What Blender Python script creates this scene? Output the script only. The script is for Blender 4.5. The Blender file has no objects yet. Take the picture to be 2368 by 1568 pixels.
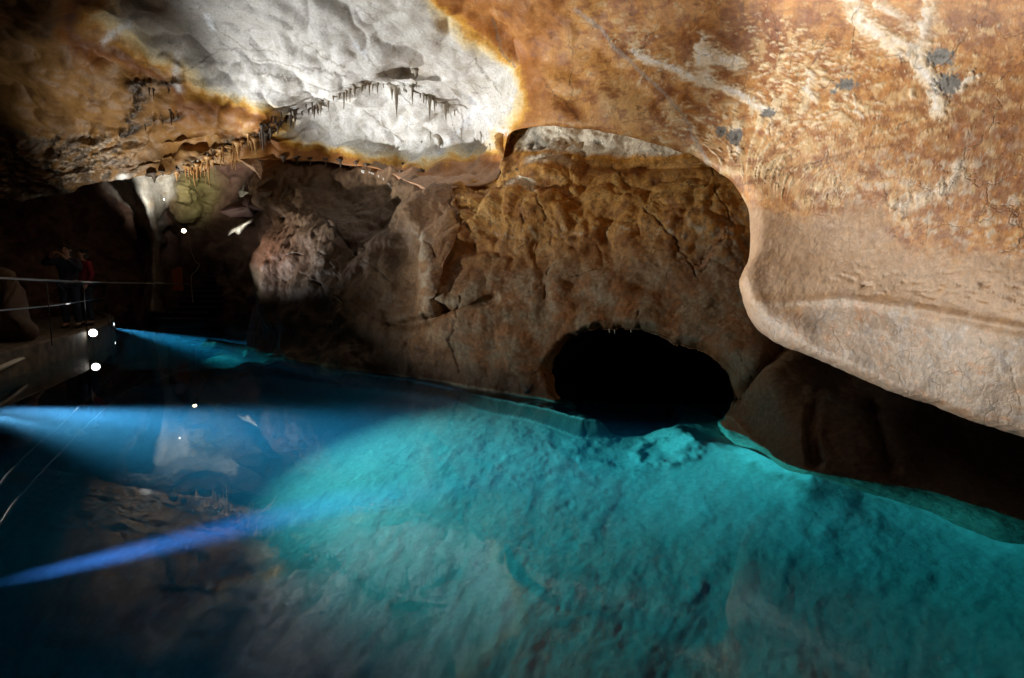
import bpy, math, random
import numpy as np
from mathutils import Vector, Matrix
from mathutils.bvhtree import BVHTree
random.seed(7)
rng = np.random.default_rng(11)
sc = bpy.context.scene
COL = sc.collection
f32 = np.float32

WATER_SCATTER = 0.105
WORLD = 0.02
# ------------------------------------------------------------------ camera model (photo measured on a 2367 x 1568 sheet)
FPX, CX, CY, CAMZ = 1314.0, 1183.5, 784.0, 1.40
PITCH = math.atan((784 - 640) / FPX)
FW = np.array([0, math.cos(PITCH), -math.sin(PITCH)])
UP = np.array([0, math.sin(PITCH), math.cos(PITCH)])
CAM = np.array([0.0, 0.0, CAMZ])

def rays(q):
    q = np.asarray(q, float)
    a = (q[..., 0] - CX) / FPX
    b = -(q[..., 1] - CY) / FPX
    d = FW + b[..., None] * UP
    d[..., 0] += a
    return d

def at(px, py, d):
    """point at forward distance d along the sight line measured in the photo"""
    return CAM + rays(np.array([px, py], float)) * d

def on_plane(q, z=0.0):
    d = rays(np.asarray(q, float))
    k = (z - CAMZ) / d[..., 2]
    return CAM + d * k[..., None]

def bed_pt(q, z):
    """where a sight line meets level z after bending at the water surface"""
    q = np.asarray(q, float)
    s = on_plane(q, 0.0)
    d = rays(q); d = d / np.linalg.norm(d, axis=-1, keepdims=True)
    h = d[..., :2] / 1.33
    v = np.sqrt(1 - (h ** 2).sum(-1))
    k = np.asarray(z) / -v
    out = s.copy()
    out[..., :2] += h * k[..., None] if np.ndim(k) else h * k
    out[..., 2] = z
    return out

# ------------------------------------------------------------------ numpy noise
def _h(ix, iy, iz, seed):
    h = (ix.astype(np.uint32) * np.uint32(374761393)) ^ (iy.astype(np.uint32) * np.uint32(668265263)) ^ (iz.astype(np.uint32) * np.uint32(2246822519)) ^ np.uint32((seed * 3266489917) & 0xffffffff)
    h ^= h >> np.uint32(15)
    h *= np.uint32(2654435761)
    h ^= h >> np.uint32(13)
    h *= np.uint32(1274126177)
    h ^= h >> np.uint32(16)
    return h

def perlin(p, seed=0):
    p = np.asarray(p, f32)
    i = np.floor(p).astype(np.int32)
    f = p - i
    u = f * f * f * (f * (f * 6 - 15) + 10)
    out = np.zeros(p.shape[0], f32)
    for dx in (0, 1):
        wx = u[:, 0] if dx else 1 - u[:, 0]
        for dy in (0, 1):
            wy = u[:, 1] if dy else 1 - u[:, 1]
            for dz in (0, 1):
                wz = u[:, 2] if dz else 1 - u[:, 2]
                h = _h(i[:, 0] + dx, i[:, 1] + dy, i[:, 2] + dz, seed)
                g0 = (h & np.uint32(1023)).astype(f32) / 511.5 - 1
                g1 = ((h >> np.uint32(10)) & np.uint32(1023)).astype(f32) / 511.5 - 1
                g2 = ((h >> np.uint32(20)) & np.uint32(1023)).astype(f32) / 511.5 - 1
                out += wx * wy * wz * (g0 * (f[:, 0] - dx) + g1 * (f[:, 1] - dy) + g2 * (f[:, 2] - dz))
    return out * 1.3

def fbm(p, octv=4, seed=0, gain=0.5, lac=2.07):
    p = np.asarray(p, f32)
    a, s, tot = 1.0, 0.0, 0.0
    for o in range(octv):
        s = s + a * perlin(p + 17.3 * o, seed + o)
        tot += a
        a *= gain
        p = p * lac
    return s / tot * 1.5

def ridged(p, octv=3, seed=0):
    p = np.asarray(p, f32)
    a, s, tot = 1.0, 0.0, 0.0
    for o in range(octv):
        s = s + a * (1 - 2.2 * np.abs(perlin(p + 9.7 * o, seed + o)))
        tot += a
        a *= 0.5
        p = p * 2.1
    return s / tot

def worley(p, seed=0):
    p = np.asarray(p, f32)
    i = np.floor(p).astype(np.int32)
    f = p - i
    F1 = np.full(p.shape[0], 9, f32)
    F2 = np.full(p.shape[0], 9, f32)
    for dx in (-1, 0, 1):
        for dy in (-1, 0, 1):
            for dz in (-1, 0, 1):
                h = _h(i[:, 0] + dx, i[:, 1] + dy, i[:, 2] + dz, seed)
                r0 = (h & np.uint32(1023)).astype(f32) / 1023
                r1 = ((h >> np.uint32(10)) & np.uint32(1023)).astype(f32) / 1023
                r2 = ((h >> np.uint32(20)) & np.uint32(1023)).astype(f32) / 1023
                d = np.sqrt((dx + r0 - f[:, 0]) ** 2 + (dy + r1 - f[:, 1]) ** 2 + (dz + r2 - f[:, 2]) ** 2)
                m = d < F1
                F2 = np.where(m, F1, np.minimum(F2, d))
                F1 = np.where(m, d, F1)
    return F1, F2

def sst(a, b, x):
    t = np.clip((x - a) / (b - a), 0, 1)
    return t * t * (3 - 2 * t)

def mix(a, b, t):
    t = np.asarray(t)
    if t.ndim and np.ndim(a) != t.ndim:
        t = t[:, None]
    elif t.ndim and np.ndim(b) != t.ndim:
        t = t[:, None]
    return a * (1 - t) + b * t

def mc(c, col, t):
    return c * (1 - t[:, None]) + np.array(col, f32)[None, :] * t[:, None]

def dseg(q, pts, want_side=False):
    """distance of q (N,2) to a polyline; optional sign of the nearest segment"""
    q = np.asarray(q, f32)
    best = np.full(q.shape[0], 1e9, f32)
    side = np.zeros(q.shape[0], f32)
    for a, b in zip(pts[:-1], pts[1:]):
        a = np.array(a, f32); b = np.array(b, f32)
        ab = b - a
        t = np.clip(((q - a) @ ab) / max(float(ab @ ab), 1e-9), 0, 1)
        r = q - a - t[:, None] * ab
        d = np.sqrt((r * r).sum(1))
        m = d < best
        best = np.where(m, d, best)
        if want_side:
            s = ab[0] * (q[:, 1] - a[1]) - ab[1] * (q[:, 0] - a[0])
            side = np.where(m, np.sign(s), side)
    return (best, side) if want_side else best

def inpoly(q, poly):
    x, y = q[:, 0], q[:, 1]
    c = np.zeros(q.shape[0], bool)
    n = len(poly)
    for k in range(n):
        x0, y0 = poly[k]; x1, y1 = poly[(k + 1) % n]
        if y0 == y1:
            continue
        c ^= ((y0 > y) != (y1 > y)) & (x < (x1 - x0) * (y - y0) / (y1 - y0) + x0)
    return c

def sdpoly(q, poly):
    """signed distance, positive inside"""
    d = dseg(q, list(poly) + [poly[0]])
    return np.where(inpoly(q, poly), d, -d)

def catmull(pts, n):
    P = np.array(pts, float)
    seg = np.sqrt(((P[1:] - P[:-1]) ** 2).sum(1))
    s = np.concatenate([[0], np.cumsum(seg)])
    t = np.linspace(0, s[-1], n)
    k = np.clip(np.searchsorted(s, t, side='right') - 1, 0, len(P) - 2)
    u = ((t - s[k]) / np.maximum(seg[k], 1e-9))[:, None]
    p0 = P[np.maximum(k - 1, 0)]; p1 = P[k]; p2 = P[k + 1]; p3 = P[np.minimum(k + 2, len(P) - 1)]
    out = 0.5 * ((2 * p1) + (p2 - p0) * u + (2 * p0 - 5 * p1 + 4 * p2 - p3) * u ** 2 + (3 * p1 - p0 - 3 * p2 + p3) * u ** 3)
    return out, t / s[-1], s / s[-1]

class TPS:
    def __init__(self, ctrl, reg=2e-4):
        c = np.array(ctrl, float)
        self.p = c[:, :2] / 1000
        v = np.log(c[:, 2])
        n = len(c)
        K = self._k(self.p, self.p) + reg * np.eye(n)
        A = np.zeros((n + 3, n + 3))
        A[:n, :n] = K
        A[:n, n] = 1; A[:n, n + 1:] = self.p
        A[n, :n] = 1; A[n + 1:, :n] = self.p.T
        self.w = np.linalg.solve(A, np.concatenate([v, [0, 0, 0]]))
    def _k(self, a, b):
        r2 = ((a[:, None, :] - b[None, :, :]) ** 2).sum(2)
        return 0.5 * r2 * np.log(r2 + 1e-12)
    def __call__(self, q):
        q = np.asarray(q, float).reshape(-1, 2) / 1000
        out = np.empty(len(q))
        n = len(self.p)
        for i in range(0, len(q), 60000):
            s = q[i:i + 60000]
            out[i:i + 60000] = self._k(s, self.p) @ self.w[:n] + self.w[n] + s @ self.w[n + 1:]
        return np.exp(np.clip(out, -1, 4))

def grid_normals(P):
    du = np.gradient(P, axis=0)
    dv = np.gradient(P, axis=1)
    n = np.cross(du, dv)
    n /= np.maximum(np.linalg.norm(n, axis=2, keepdims=True), 1e-9)
    v = CAM - P
    s = np.sign((n * v).sum(2, keepdims=True).mean())
    return n * s

def smooth_grid(A, k):
    """cheap box blur of a (nu,nv,3) grid"""
    for ax in (0, 1):
        pad = [(0, 0)] * 3
        pad[ax] = (k + 1, k)
        B = np.cumsum(np.pad(A, pad, mode='edge'), axis=ax)
        n = A.shape[ax]
        hi = np.take(B, np.arange(2 * k + 1, 2 * k + 1 + n), axis=ax)
        lo = np.take(B, np.arange(0, n), axis=ax)
        A = (hi - lo) / (2 * k + 1)
    return A

# ------------------------------------------------------------------ mesh helpers
def mesh_from(name, co, faces4, col=None, smooth=True, tris=None):
    me = bpy.data.meshes.new(name)
    co = np.asarray(co, f32).reshape(-1, 3)
    f4 = np.asarray(faces4, np.int32).reshape(-1, 4)
    me.vertices.add(len(co))
    me.vertices.foreach_set('co', co.ravel())
    me.loops.add(f4.size)
    me.loops.foreach_set('vertex_index', f4.ravel())
    me.polygons.add(len(f4))
    me.polygons.foreach_set('loop_start', np.arange(0, f4.size, 4, dtype=np.int32))
    me.polygons.foreach_set('use_smooth', np.full(len(f4), smooth, bool))
    me.update(calc_edges=True)
    if col is not None:
        a = me.color_attributes.new('Col', 'FLOAT_COLOR', 'POINT')
        c = np.asarray(col, f32)
        if c.shape[1] == 3:
            c = np.concatenate([c, np.ones((len(c), 1), f32)], 1)
        a.data.foreach_set('color', np.ascontiguousarray(c).ravel())
    me.validate()
    return me

def grid_faces(nu, nv, mask=None):
    i = np.arange(nu * nv).reshape(nu, nv)
    f = np.stack([i[:-1, :-1], i[1:, :-1], i[1:, 1:], i[:-1, 1:]], -1).reshape(-1, 4)
    if mask is not None:
        m = mask.reshape(-1)
        f = f[m[f].all(1)]
    return f

def compact(co, faces, *attrs):
    used = np.zeros(len(co), bool)
    used[faces.ravel()] = True
    idx = np.cumsum(used) - 1
    return (co[used], idx[faces]) + tuple(a[used] for a in attrs)

def link(name, me, mat=None, parent=None):
    o = bpy.data.objects.new(name, me)
    COL.objects.link(o)
    if mat is not None and me is not None:
        me.materials.append(mat)
    if parent is not None:
        o.parent = parent
    return o

def tag(o, label=None, cat=None, group=None, kind=None):
    if label: o['label'] = label
    if cat: o['category'] = cat
    if group: o['group'] = group
    if kind: o['kind'] = kind
    return o

def empty(name, loc, rz=0.0):
    o = bpy.data.objects.new(name, None)
    COL.objects.link(o)
    o.location = Vector(loc); o.rotation_euler = (0, 0, rz)
    o.empty_display_size = 0.1
    return o

class MB:
    """collects quads for ONE mesh"""
    def __init__(self):
        self.v, self.f = [], []
    def tube(self, pts, rad, n=8, cap=True, wob=0.0):
        pts = [Vector(p) for p in pts]
        if not hasattr(rad, '__len__'):
            rad = [rad] * len(pts)
        b = len(self.v)
        ref = Vector((0.13, 0.97, 0.21))
        for k, p in enumerate(pts):
            t = (pts[min(k + 1, len(pts) - 1)] - pts[max(k - 1, 0)]).normalized()
            if abs(t.dot(ref)) > 0.95:
                ref = Vector((0.9, 0.1, 0.3))
            x = t.cross(ref).normalized(); y = t.cross(x)
            for j in range(n):
                a = 2 * math.pi * j / n
                r = rad[k] * (1 + wob * (random.random() - .5))
                self.v.append(p + (x * math.cos(a) + y * math.sin(a)) * r)
        for k in range(len(pts) - 1):
            for j in range(n):
                a = b + k * n + j; c = b + k * n + (j + 1) % n
                self.f.append((a, c, c + n, a + n))
        if cap:
            self.f.append(tuple(b + j for j in range(n))[::-1])
            self.f.append(tuple(b + (len(pts) - 1) * n + j for j in range(n)))
        return self
    def box(self, c, s, M=None):
        b = len(self.v)
        for dx in (-.5, .5):
            for dy in (-.5, .5):
                for dz in (-.5, .5):
                    p = Vector((dx * s[0], dy * s[1], dz * s[2]))
                    if M is not None: p = M @ p
                    self.v.append(Vector(c) + p)
        for q in ((0, 1, 3, 2), (4, 6, 7, 5), (0, 4, 5, 1), (2, 3, 7, 6), (0, 2, 6, 4), (1, 5, 7, 3)):
            self.f.append(tuple(b + i for i in q))
        return self
    def lathe(self, o, axis, prof, n=20, cap=True):
        axis = Vector(axis).normalized()
        x = axis.orthogonal().normalized(); y = axis.cross(x)
        b = len(self.v)
        for h, r in prof:
            for j in range(n):
                a = 2 * math.pi * j / n
                self.v.append(Vector(o) + axis * h + (x * math.cos(a) + y * math.sin(a)) * r)
        for k in range(len(prof) - 1):
            for j in range(n):
                a = b + k * n + j; c = b + k * n + (j + 1) % n
                self.f.append((a, c, c + n, a + n))
        if cap:
            self.f.append(tuple(b + j for j in range(n))[::-1])
            self.f.append(tuple(b + (len(prof) - 1) * n + j for j in range(n)))
        return self
    def build(self, name, mat, parent=None, smooth=True, bevel=0.0):
        me = bpy.data.meshes.new(name)
        off = Vector(parent.matrix_world.translation) if parent is not None else Vector((0, 0, 0))
        if parent is not None:
            loc = Vector((0, 0, 0)); p = parent
            while p is not None:
                loc += p.location; p = p.parent
            off = loc
        me.from_pydata([v - off for v in self.v], [], self.f)
        for p in me.polygons: p.use_smooth = smooth and len(p.vertices) == 4
        me.update()
        o = link(name, me, mat, parent)
        if bevel:
            m = o.modifiers.new('edge', 'BEVEL'); m.width = bevel; m.segments = 2
        return o

# ------------------------------------------------------------------ materials
def nodes(name):
    m = bpy.data.materials.new(name)
    m.use_nodes = True
    nt = m.node_tree
    b = nt.nodes['Principled BSDF']
    return m, nt, b

def N(nt, typ, **kw):
    n = nt.nodes.new(typ)
    for k, v in kw.items():
        if k.startswith('_'):
            setattr(n, k[1:], v)
        else:
            n.inputs[k.replace('__', ' ')].default_value = v
    return n

def rock_mat(name, crack_scale=2.2, fine=16.0, bump=0.35, rough=0.72, crack_amt=0.75, spec=0.3, vary=0.35):
    """vertex colour gives the large stains; nodes add grain, fissures and relief"""
    m, nt, b = nodes(name)
    L = nt.links.new
    att = N(nt, 'ShaderNodeAttribute', _attribute_name='Col')
    geo = N(nt, 'ShaderNodeTexCoord')
    n1 = N(nt, 'ShaderNodeTexNoise', Scale=fine, Detail=8.0, Roughness=0.65)
    L(geo.outputs['Object'], n1.inputs['Vector'])
    n2 = N(nt, 'ShaderNodeTexNoise', Scale=crack_scale * 1.3, Detail=5.0, Roughness=0.6)
    L(geo.outputs['Object'], n2.inputs['Vector'])
    # warped fissures
    wv = N(nt, 'ShaderNodeVectorMath', _operation='SCALE'); wv.inputs['Scale'].default_value = 0.55
    L(n2.outputs['Color'], wv.inputs[0])
    av = N(nt, 'ShaderNodeVectorMath', _operation='ADD')
    L(geo.outputs['Object'], av.inputs[0]); L(wv.outputs[0], av.inputs[1])
    vo = N(nt, 'ShaderNodeTexVoronoi', _feature='DISTANCE_TO_EDGE', Scale=crack_scale)
    L(av.outputs[0], vo.inputs['Vector'])
    cr = N(nt, 'ShaderNodeMapRange'); cr.inputs[1].default_value = 0.0; cr.inputs[2].default_value = 0.022; cr.inputs[3].default_value = 1.0; cr.inputs[4].default_value = 0.0
    L(vo.outputs['Distance'], cr.inputs[0])
    vo2 = N(nt, 'ShaderNodeTexVoronoi', _feature='DISTANCE_TO_EDGE', Scale=crack_scale * 3.1)
    L(av.outputs[0], vo2.inputs['Vector'])
    cr2 = N(nt, 'ShaderNodeMapRange'); cr2.inputs[1].default_value = 0.0; cr2.inputs[2].default_value = 0.03; cr2.inputs[3].default_value = 0.8; cr2.inputs[4].default_value = 0.0
    L(vo2.outputs['Distance'], cr2.inputs[0])
    gate = N(nt, 'ShaderNodeMapRange'); gate.inputs[1].default_value = 0.46; gate.inputs[2].default_value = 0.60
    L(n2.outputs['Fac'], gate.inputs[0])
    gate2 = N(nt, 'ShaderNodeMapRange'); gate2.inputs[1].default_value = 0.55; gate2.inputs[2].default_value = 0.42
    L(n2.outputs['Fac'], gate2.inputs[0])
    g1 = N(nt, 'ShaderNodeMath', _operation='MULTIPLY'); L(cr.outputs[0], g1.inputs[0]); L(gate.outputs[0], g1.inputs[1])
    g2 = N(nt, 'ShaderNodeMath', _operation='MULTIPLY'); L(cr2.outputs[0], g2.inputs[0]); L(gate2.outputs[0], g2.inputs[1])
    gm = N(nt, 'ShaderNodeMath', _operation='MAXIMUM'); L(g1.outputs[0], gm.inputs[0]); L(g2.outputs[0], gm.inputs[1])
    ga = N(nt, 'ShaderNodeMath', _operation='MULTIPLY'); L(gm.outputs[0], ga.inputs[0]); L(att.outputs['Alpha'], ga.inputs[1])
    gk = N(nt, 'ShaderNodeMath', _operation='MULTIPLY'); gk.inputs[1].default_value = crack_amt; L(ga.outputs[0], gk.inputs[0])
    # grain
    mr = N(nt, 'ShaderNodeMapRange'); mr.inputs[1].default_value = 0.25; mr.inputs[2].default_value = 0.75
    mr.inputs[3].default_value = 1 - vary; mr.inputs[4].default_value = 1 + vary
    L(n1.outputs['Fac'], mr.inputs[0])
    mu = N(nt, 'ShaderNodeVectorMath', _operation='SCALE'); L(att.outputs['Color'], mu.inputs[0]); L(mr.outputs[0], mu.inputs['Scale'])
    dk = N(nt, 'ShaderNodeMix', _data_type='RGBA'); L(gk.outputs[0], dk.inputs[0]); L(mu.outputs[0], dk.inputs[6]); dk.inputs[7].default_value = (0.035, 0.02, 0.01, 1)
    L(dk.outputs[2], b.inputs['Base Color'])
    # relief
    n3 = N(nt, 'ShaderNodeTexNoise', Scale=fine * 0.35, Detail=9.0, Roughness=0.6)
    L(geo.outputs['Object'], n3.inputs['Vector'])
    hs = N(nt, 'ShaderNodeMath', _operation='MULTIPLY_ADD'); hs.inputs[1].default_value = -0.35; L(gk.outputs[0], hs.inputs[0]); L(n3.outputs['Fac'], hs.inputs[2])
    bp = N(nt, 'ShaderNodeBump', Strength=bump, Distance=0.05)
    L(hs.outputs[0], bp.inputs['Height']); L(bp.outputs[0], b.inputs['Normal'])
    b.inputs['Roughness'].default_value = rough
    b.inputs['Specular IOR Level'].default_value = spec
    return m

def plain_mat(name, col, rough=0.5, metal=0.0, var=0.15, scale=20.0, bump=0.0):
    m, nt, b = nodes(name)
    L = nt.links.new
    geo = N(nt, 'ShaderNodeTexCoord')
    n1 = N(nt, 'ShaderNodeTexNoise', Scale=scale, Detail=5.0)
    L(geo.outputs['Object'], n1.inputs['Vector'])
    mr = N(nt, 'ShaderNodeMapRange'); mr.inputs[1].default_value = .3; mr.inputs[2].default_value = .7; mr.inputs[3].default_value = 1 - var; mr.inputs[4].default_value = 1 + var
    L(n1.outputs['Fac'], mr.inputs[0])
    mu = N(nt, 'ShaderNodeVectorMath', _operation='SCALE'); mu.inputs[0].default_value = col; L(mr.outputs[0], mu.inputs['Scale'])
    L(mu.outputs[0], b.inputs['Base Color'])
    b.inputs['Roughness'].default_value = rough
    b.inputs['Metallic'].default_value = metal
    if bump:
        bp = N(nt, 'ShaderNodeBump', Strength=bump, Distance=0.02)
        L(n1.outputs['Fac'], bp.inputs['Height']); L(bp.outputs[0], b.inputs['Normal'])
    return m

def glow_mat(name, col, strength):
    m, nt, b = nodes(name)
    b.inputs['Base Color'].default_value = (.8, .8, .8, 1)
    b.inputs['Emission Color'].default_value = (*col, 1)
    b.inputs['Emission Strength'].default_value = strength
    return m

M_roof = rock_mat('calcite_and_clay_rock', 1.5, 26.0, 0.36, 0.56, 0.75, 0.42, 0.27)
M_wall = rock_mat('brown_cave_rock', 2.6, 22.0, 0.55, 0.66, 0.85, 0.35, 0.45)
M_far = rock_mat('far_cave_rock', 1.6, 8.0, 0.5, 0.7, 0.6, 0.3, 0.35)
M_bed = rock_mat('lake_bed_silt', 4.0, 26.0, 0.28, 0.9, 0.12, 0.0, 0.2)

# ================================================================== ROOF: white calcite vault running into the overhanging orange wall
# (px, py, join, round)  join=1: flows into the rear wall without an edge
LB = [(-1000, 560, 0, .25), (-350, 505, 0, .25), (-100, 490, 0, .25), (0, 470, 0, .25), (50, 465, 0, .2), (150, 446, 0, .2), (215, 425, 0, .2), (280, 416, 0, .15), (330, 408, 0, .12),
      (400, 402, 0, .1), (470, 400, 0, .1), (500, 388, 0, .1), (560, 374, 0, .1), (610, 370, 0, .1), (660, 372, 0, .1), (720, 374, 0, .1), (780, 378, .0, .1),
      (830, 384, .0, .1), (870, 391, .1, .08), (905, 402, .6, .02), (960, 425, 1, 0), (1000, 440, 1, 0), (1040, 435, 1, 0), (1100, 428, 1, 0), (1146, 412, .9, 0),
      (1160, 385, .3, .05), (1168, 345, .1, .06), (1180, 312, 0, .1), (1205, 300, 0, .2), (1270, 291, 0, .25), (1330, 296, 0, .25), (1400, 306, 0, .25), (1470, 322, 0, .25),
      (1540, 341, 0, .25), (1570, 350, 0, .22), (1600, 360, 0, .2), (1640, 386, 0, .2), (1672, 405, 0, .25), (1700, 432, 0, .3), (1720, 465, 0, .35), (1732, 500, 0, .35),
      (1735, 545, 0, .35), (1730, 600, 0, .3), (1716, 635, 0, .22), (1711, 655, 0, .18), (1716, 685, 0, .2), (1724, 715, 0, .22), (1740, 748, 0, .22), (1762, 772, 0, .2),
      (1800, 798, 0, .16), (1850, 815, 0, .14), (1900, 836, 0, .14), (1950, 858, 0, .12), (2000, 880, 0, .12), (2075, 912, 0, .12), (2150, 936, 0, .12), (2250, 975, 0, .12),
      (2367, 1012, 0, .12), (2550, 1075, 0, .12), (2750, 1150, 0, .12)]
OBK = {(-1000, 560): (-1000, -300), (0, 470): (0, -300), (470, 400): (470, -300), (905, 402): (850, -300), (1146, 412): (1145, -300), (1180, 312): (1190, -300),
       (1400, 306): (1560, -300), (1640, 386): (2020, -300), (1732, 500): (2500, -300), (1711, 655): (2750, -100), (1762, 772): (2750, 300), (1900, 836): (2750, 600),
       (2150, 936): (2750, 850), (2367, 1012): (2750, 985), (2750, 1150): (2756, 1110)}
NS, NT, NK = 1420, 330, 14
lb, us, uk = catmull([p[:2] for p in LB], NS)
# smooth the outline parameters along the arc
join = np.interp(us, uk, [p[2] for p in LB])
rnd = np.interp(us, uk, [p[3] for p in LB])
ku = [uk[i] for i, p in enumerate(LB) if p[:2] in OBK]
ob = np.stack([np.interp(us, ku, [OBK[p[:2]][c] for p in LB if p[:2] in OBK]) for c in (0, 1)], 1)
for _ in range(60):
    ob[1:-1] = .5 * ob[1:-1] + .25 * (ob[:-2] + ob[2:])
wig = np.stack([np.interp(us, uk, [p[0] for p in LB]), np.zeros(NS), np.zeros(NS)], 1)
arc = us * 4300
left_rough = sst(880, 300, lb[:, 0])
lb[:, 1] += fbm(np.stack([arc / 35, arc * 0, arc * 0], 1), 3, 5) * (3 + 6 * left_rough)
lb[:, 0] += fbm(np.stack([arc / 60, arc * 0 + 9, arc * 0], 1), 3, 6) * 3 * (1 - left_rough)

ROOF_D = TPS([(-1000, -250, 6.0), (-1000, 100, 8.5), (-1000, 560, 11.5), (-300, -250, 6.5), (0, -250, 6.5), (500, -250, 6.3), (1000, -250, 5.6), (1500, -250, 4.6), (2000, -250, 2.9), (2700, -250, 1.9),
    (-300, 0, 9), (0, 0, 8.5), (500, 0, 8.8), (1000, 0, 7.6), (1300, 0, 6.8), (1500, 0, 6.0), (1700, 0, 5.0), (2000, 0, 3.6), (2367, 0, 2.6), (2750, 0, 2.0),
    (0, 200, 10.8), (300, 180, 10.6), (500, 200, 10.5), (-300, 300, 12), (960, 150, 9.3), (960, 205, 9.8), (1000, 280, 10.7), (1000, 330, 11.3), (900, 375, 11.8), (1000, 380, 10.9), (800, 330, 12.1), (700, 330, 12.3), (800, 150, 9.5), (1100, 340, 10.9), (1150, 345, 9.6),
    (1190, 200, 8.6), (1350, 200, 7.3), (1500, 250, 6.2), (1180, 310, 8.8), (1270, 292, 7.6), (1400, 305, 6.8), (1540, 340, 5.9), (1640, 385, 5.2), (1732, 500, 4.5),
    (1712, 650, 4.3), (1760, 770, 4.0), (1900, 835, 3.45), (2150, 935, 2.8), (2367, 1012, 2.4), (2750, 1130, 1.95),
    (1900, 600, 3.75), (2100, 400, 3.15), (2367, 400, 2.5), (2367, 700, 2.35), (2000, 800, 3.2), (1800, 400, 4.4), (1900, 200, 4.05), (2100, 650, 3.05), (2750, 500, 1.95),
    (-300, 500, 13), (0, 470, 12.5), (150, 445, 12.5), (330, 408, 12.3), (475, 398, 12), (600, 375, 12), (700, 372, 12.3), (780, 378, 12.1), (870, 390, 11.3), (950, 420, 10.1), (1050, 432, 9.4),
    (1155, 405, 9.1), (0, 380, 12.3), (300, 320, 11.8), (500, 300, 11.2), (600, 300, 10.9)])

tt = np.linspace(0, 1, NT) ** 1.2
dirv = ob - lb
ln = np.linalg.norm(dirv, axis=1)
rows_q, rows_kind = [], []
kk = np.arange(NK, 0, -1)
un = dirv / ln[:, None]
dn = np.stack([np.zeros(NS), np.ones(NS)], 1)
for k in kk:      # the back of the edge, turning away from the lake
    off = 3.0 * k ** 1.25
    rows_q.append(lb + un * off * (1 - join)[:, None] * .8 + dn * off * join[:, None] * 0.9)
for t in tt:
    rows_q.append(lb + dirv * t)
Q = np.stack(rows_q, 1)                     # NS, NK+NT, 2
NV = NK + NT
D = ROOF_D(Q.reshape(-1, 2)).reshape(NS, NV)
tpx = np.concatenate([np.zeros(NK), tt])[None, :] * ln[:, None]
w = 46.0
s = np.clip(tpx / w, 0, 1)
D += rnd[:, None] * (1 - np.sqrt(np.clip(1 - (1 - s) ** 2, 0, 1)))
edge = D[:, NK:NK + 1]
grow = np.concatenate([kk, np.zeros(NT)])[None, :]
D[:, :NK] = (edge + (0.05 * grow ** 1.5) * (1 - .35 * join[:, None]))[:, :NK]
q = Q.reshape(-1, 2).astype(f32)
d = D.reshape(-1)
front = np.concatenate([np.zeros(NK), np.ones(NT)])[None, :].repeat(NS, 0).reshape(-1)

# --- ledges: the calcite crest with stalactites hanging from it, and the lip on the left
CREST = [(600, 320), (640, 285), (680, 263), (730, 242), (780, 216), (810, 202), (870, 191), (930, 187), (985, 190), (1040, 215), (1080, 250), (1130, 285), (1166, 304)]
LIP = [(395, 402), (430, 390), (470, 370), (500, 352), (520, 340), (560, 328), (600, 318), (640, 285)]
FOLD = [(300, 230), (330, 300), (420, 300), (330, 345), (420, 330), (520, 280)]
dc, sd = dseg(q, CREST, True)
below = (sd > 0)
inx = sst(580, 640, q[:, 0]) * sst(1175, 1120, q[:, 0])
d += inx * np.where(below, (.34 - .2 * sst(960, 1060, q[:, 0])) * np.exp(-dc / 60) * sst(0, 7, dc), -0.10 * np.exp(-dc / 30)) * front
dl, sl = dseg(q, LIP, True)
inl = sst(385, 420, q[:, 0]) * sst(650, 620, q[:, 0])
d += inl * np.where(sl > 0, 0.30 * np.exp(-dl / 40) * sst(0, 6, dl), -0.08 * np.exp(-dl / 25)) * front
# alcove above the crest
al = ((q[:, 0] - 945) / 62) ** 2 + ((q[:, 1] - 166) / 26) ** 2
d += 0.55 * np.exp(-al ** 1.5) * front
# long furrows and ridges (polyline, width px, depth m; + is away from the viewer)
for pl, wd, am in [([(1330, 0), (1420, 110), (1500, 190), (1560, 250), (1610, 340), (1645, 390)], 22, -.03),
                   ([(1300, 20), (1390, 120), (1460, 190), (1530, 250), (1590, 340)], 16, .03),
                   ([(1215, 190), (1290, 220), (1350, 265), (1400, 300)], 25, .06), ([(1200, 130), (1330, 170), (1450, 210)], 25, .06),
                   ([(380, 130), (420, 170), (415, 200)], 10, -.08), ([(420, 160), (560, 150), (700, 160), (800, 200)], 22, -.06),
                   ([(300, 200), (400, 240), (520, 270), (600, 300)], 30, -.12), ([(300, 150), (200, 120), (150, 60)], 25, .10),
                   ([(620, 120), (760, 110), (880, 130), (960, 100), (1080, 110)], 25, -.05),
                   ([(500, 330), (430, 340), (360, 350), (300, 380)], 10, .10), ([(520, 300), (420, 315), (350, 330)], 8, .08),
                   ([(1250, 200), (1340, 190), (1400, 150)], 30, -.06), ([(1360, 180), (1420, 215), (1480, 260)], 45, -.10),
                   ([(1740, 700), (1950, 690), (2150, 720), (2400, 770)], 12, -.02),
                   ([(1720, 680), (1760, 720), (1850, 760)], 30, -.03)]:
    d += am * np.exp(-(dseg(q, pl) / wd) ** 2) * front
P = (CAM + rays(q) * d[:, None]).reshape(NS, NV, 3)
Pn = grid_normals(smooth_grid(P, 3))
p = P.reshape(-1, 3)
n = Pn.reshape(-1, 3)
far = np.clip(d / 10, .2, 1.3)
inner = np.clip(tpx.reshape(-1) / 30, 0.15, 1) * (0.25 + .75 * front)
white = sst(1250, 1150, q[:, 0])
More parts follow.
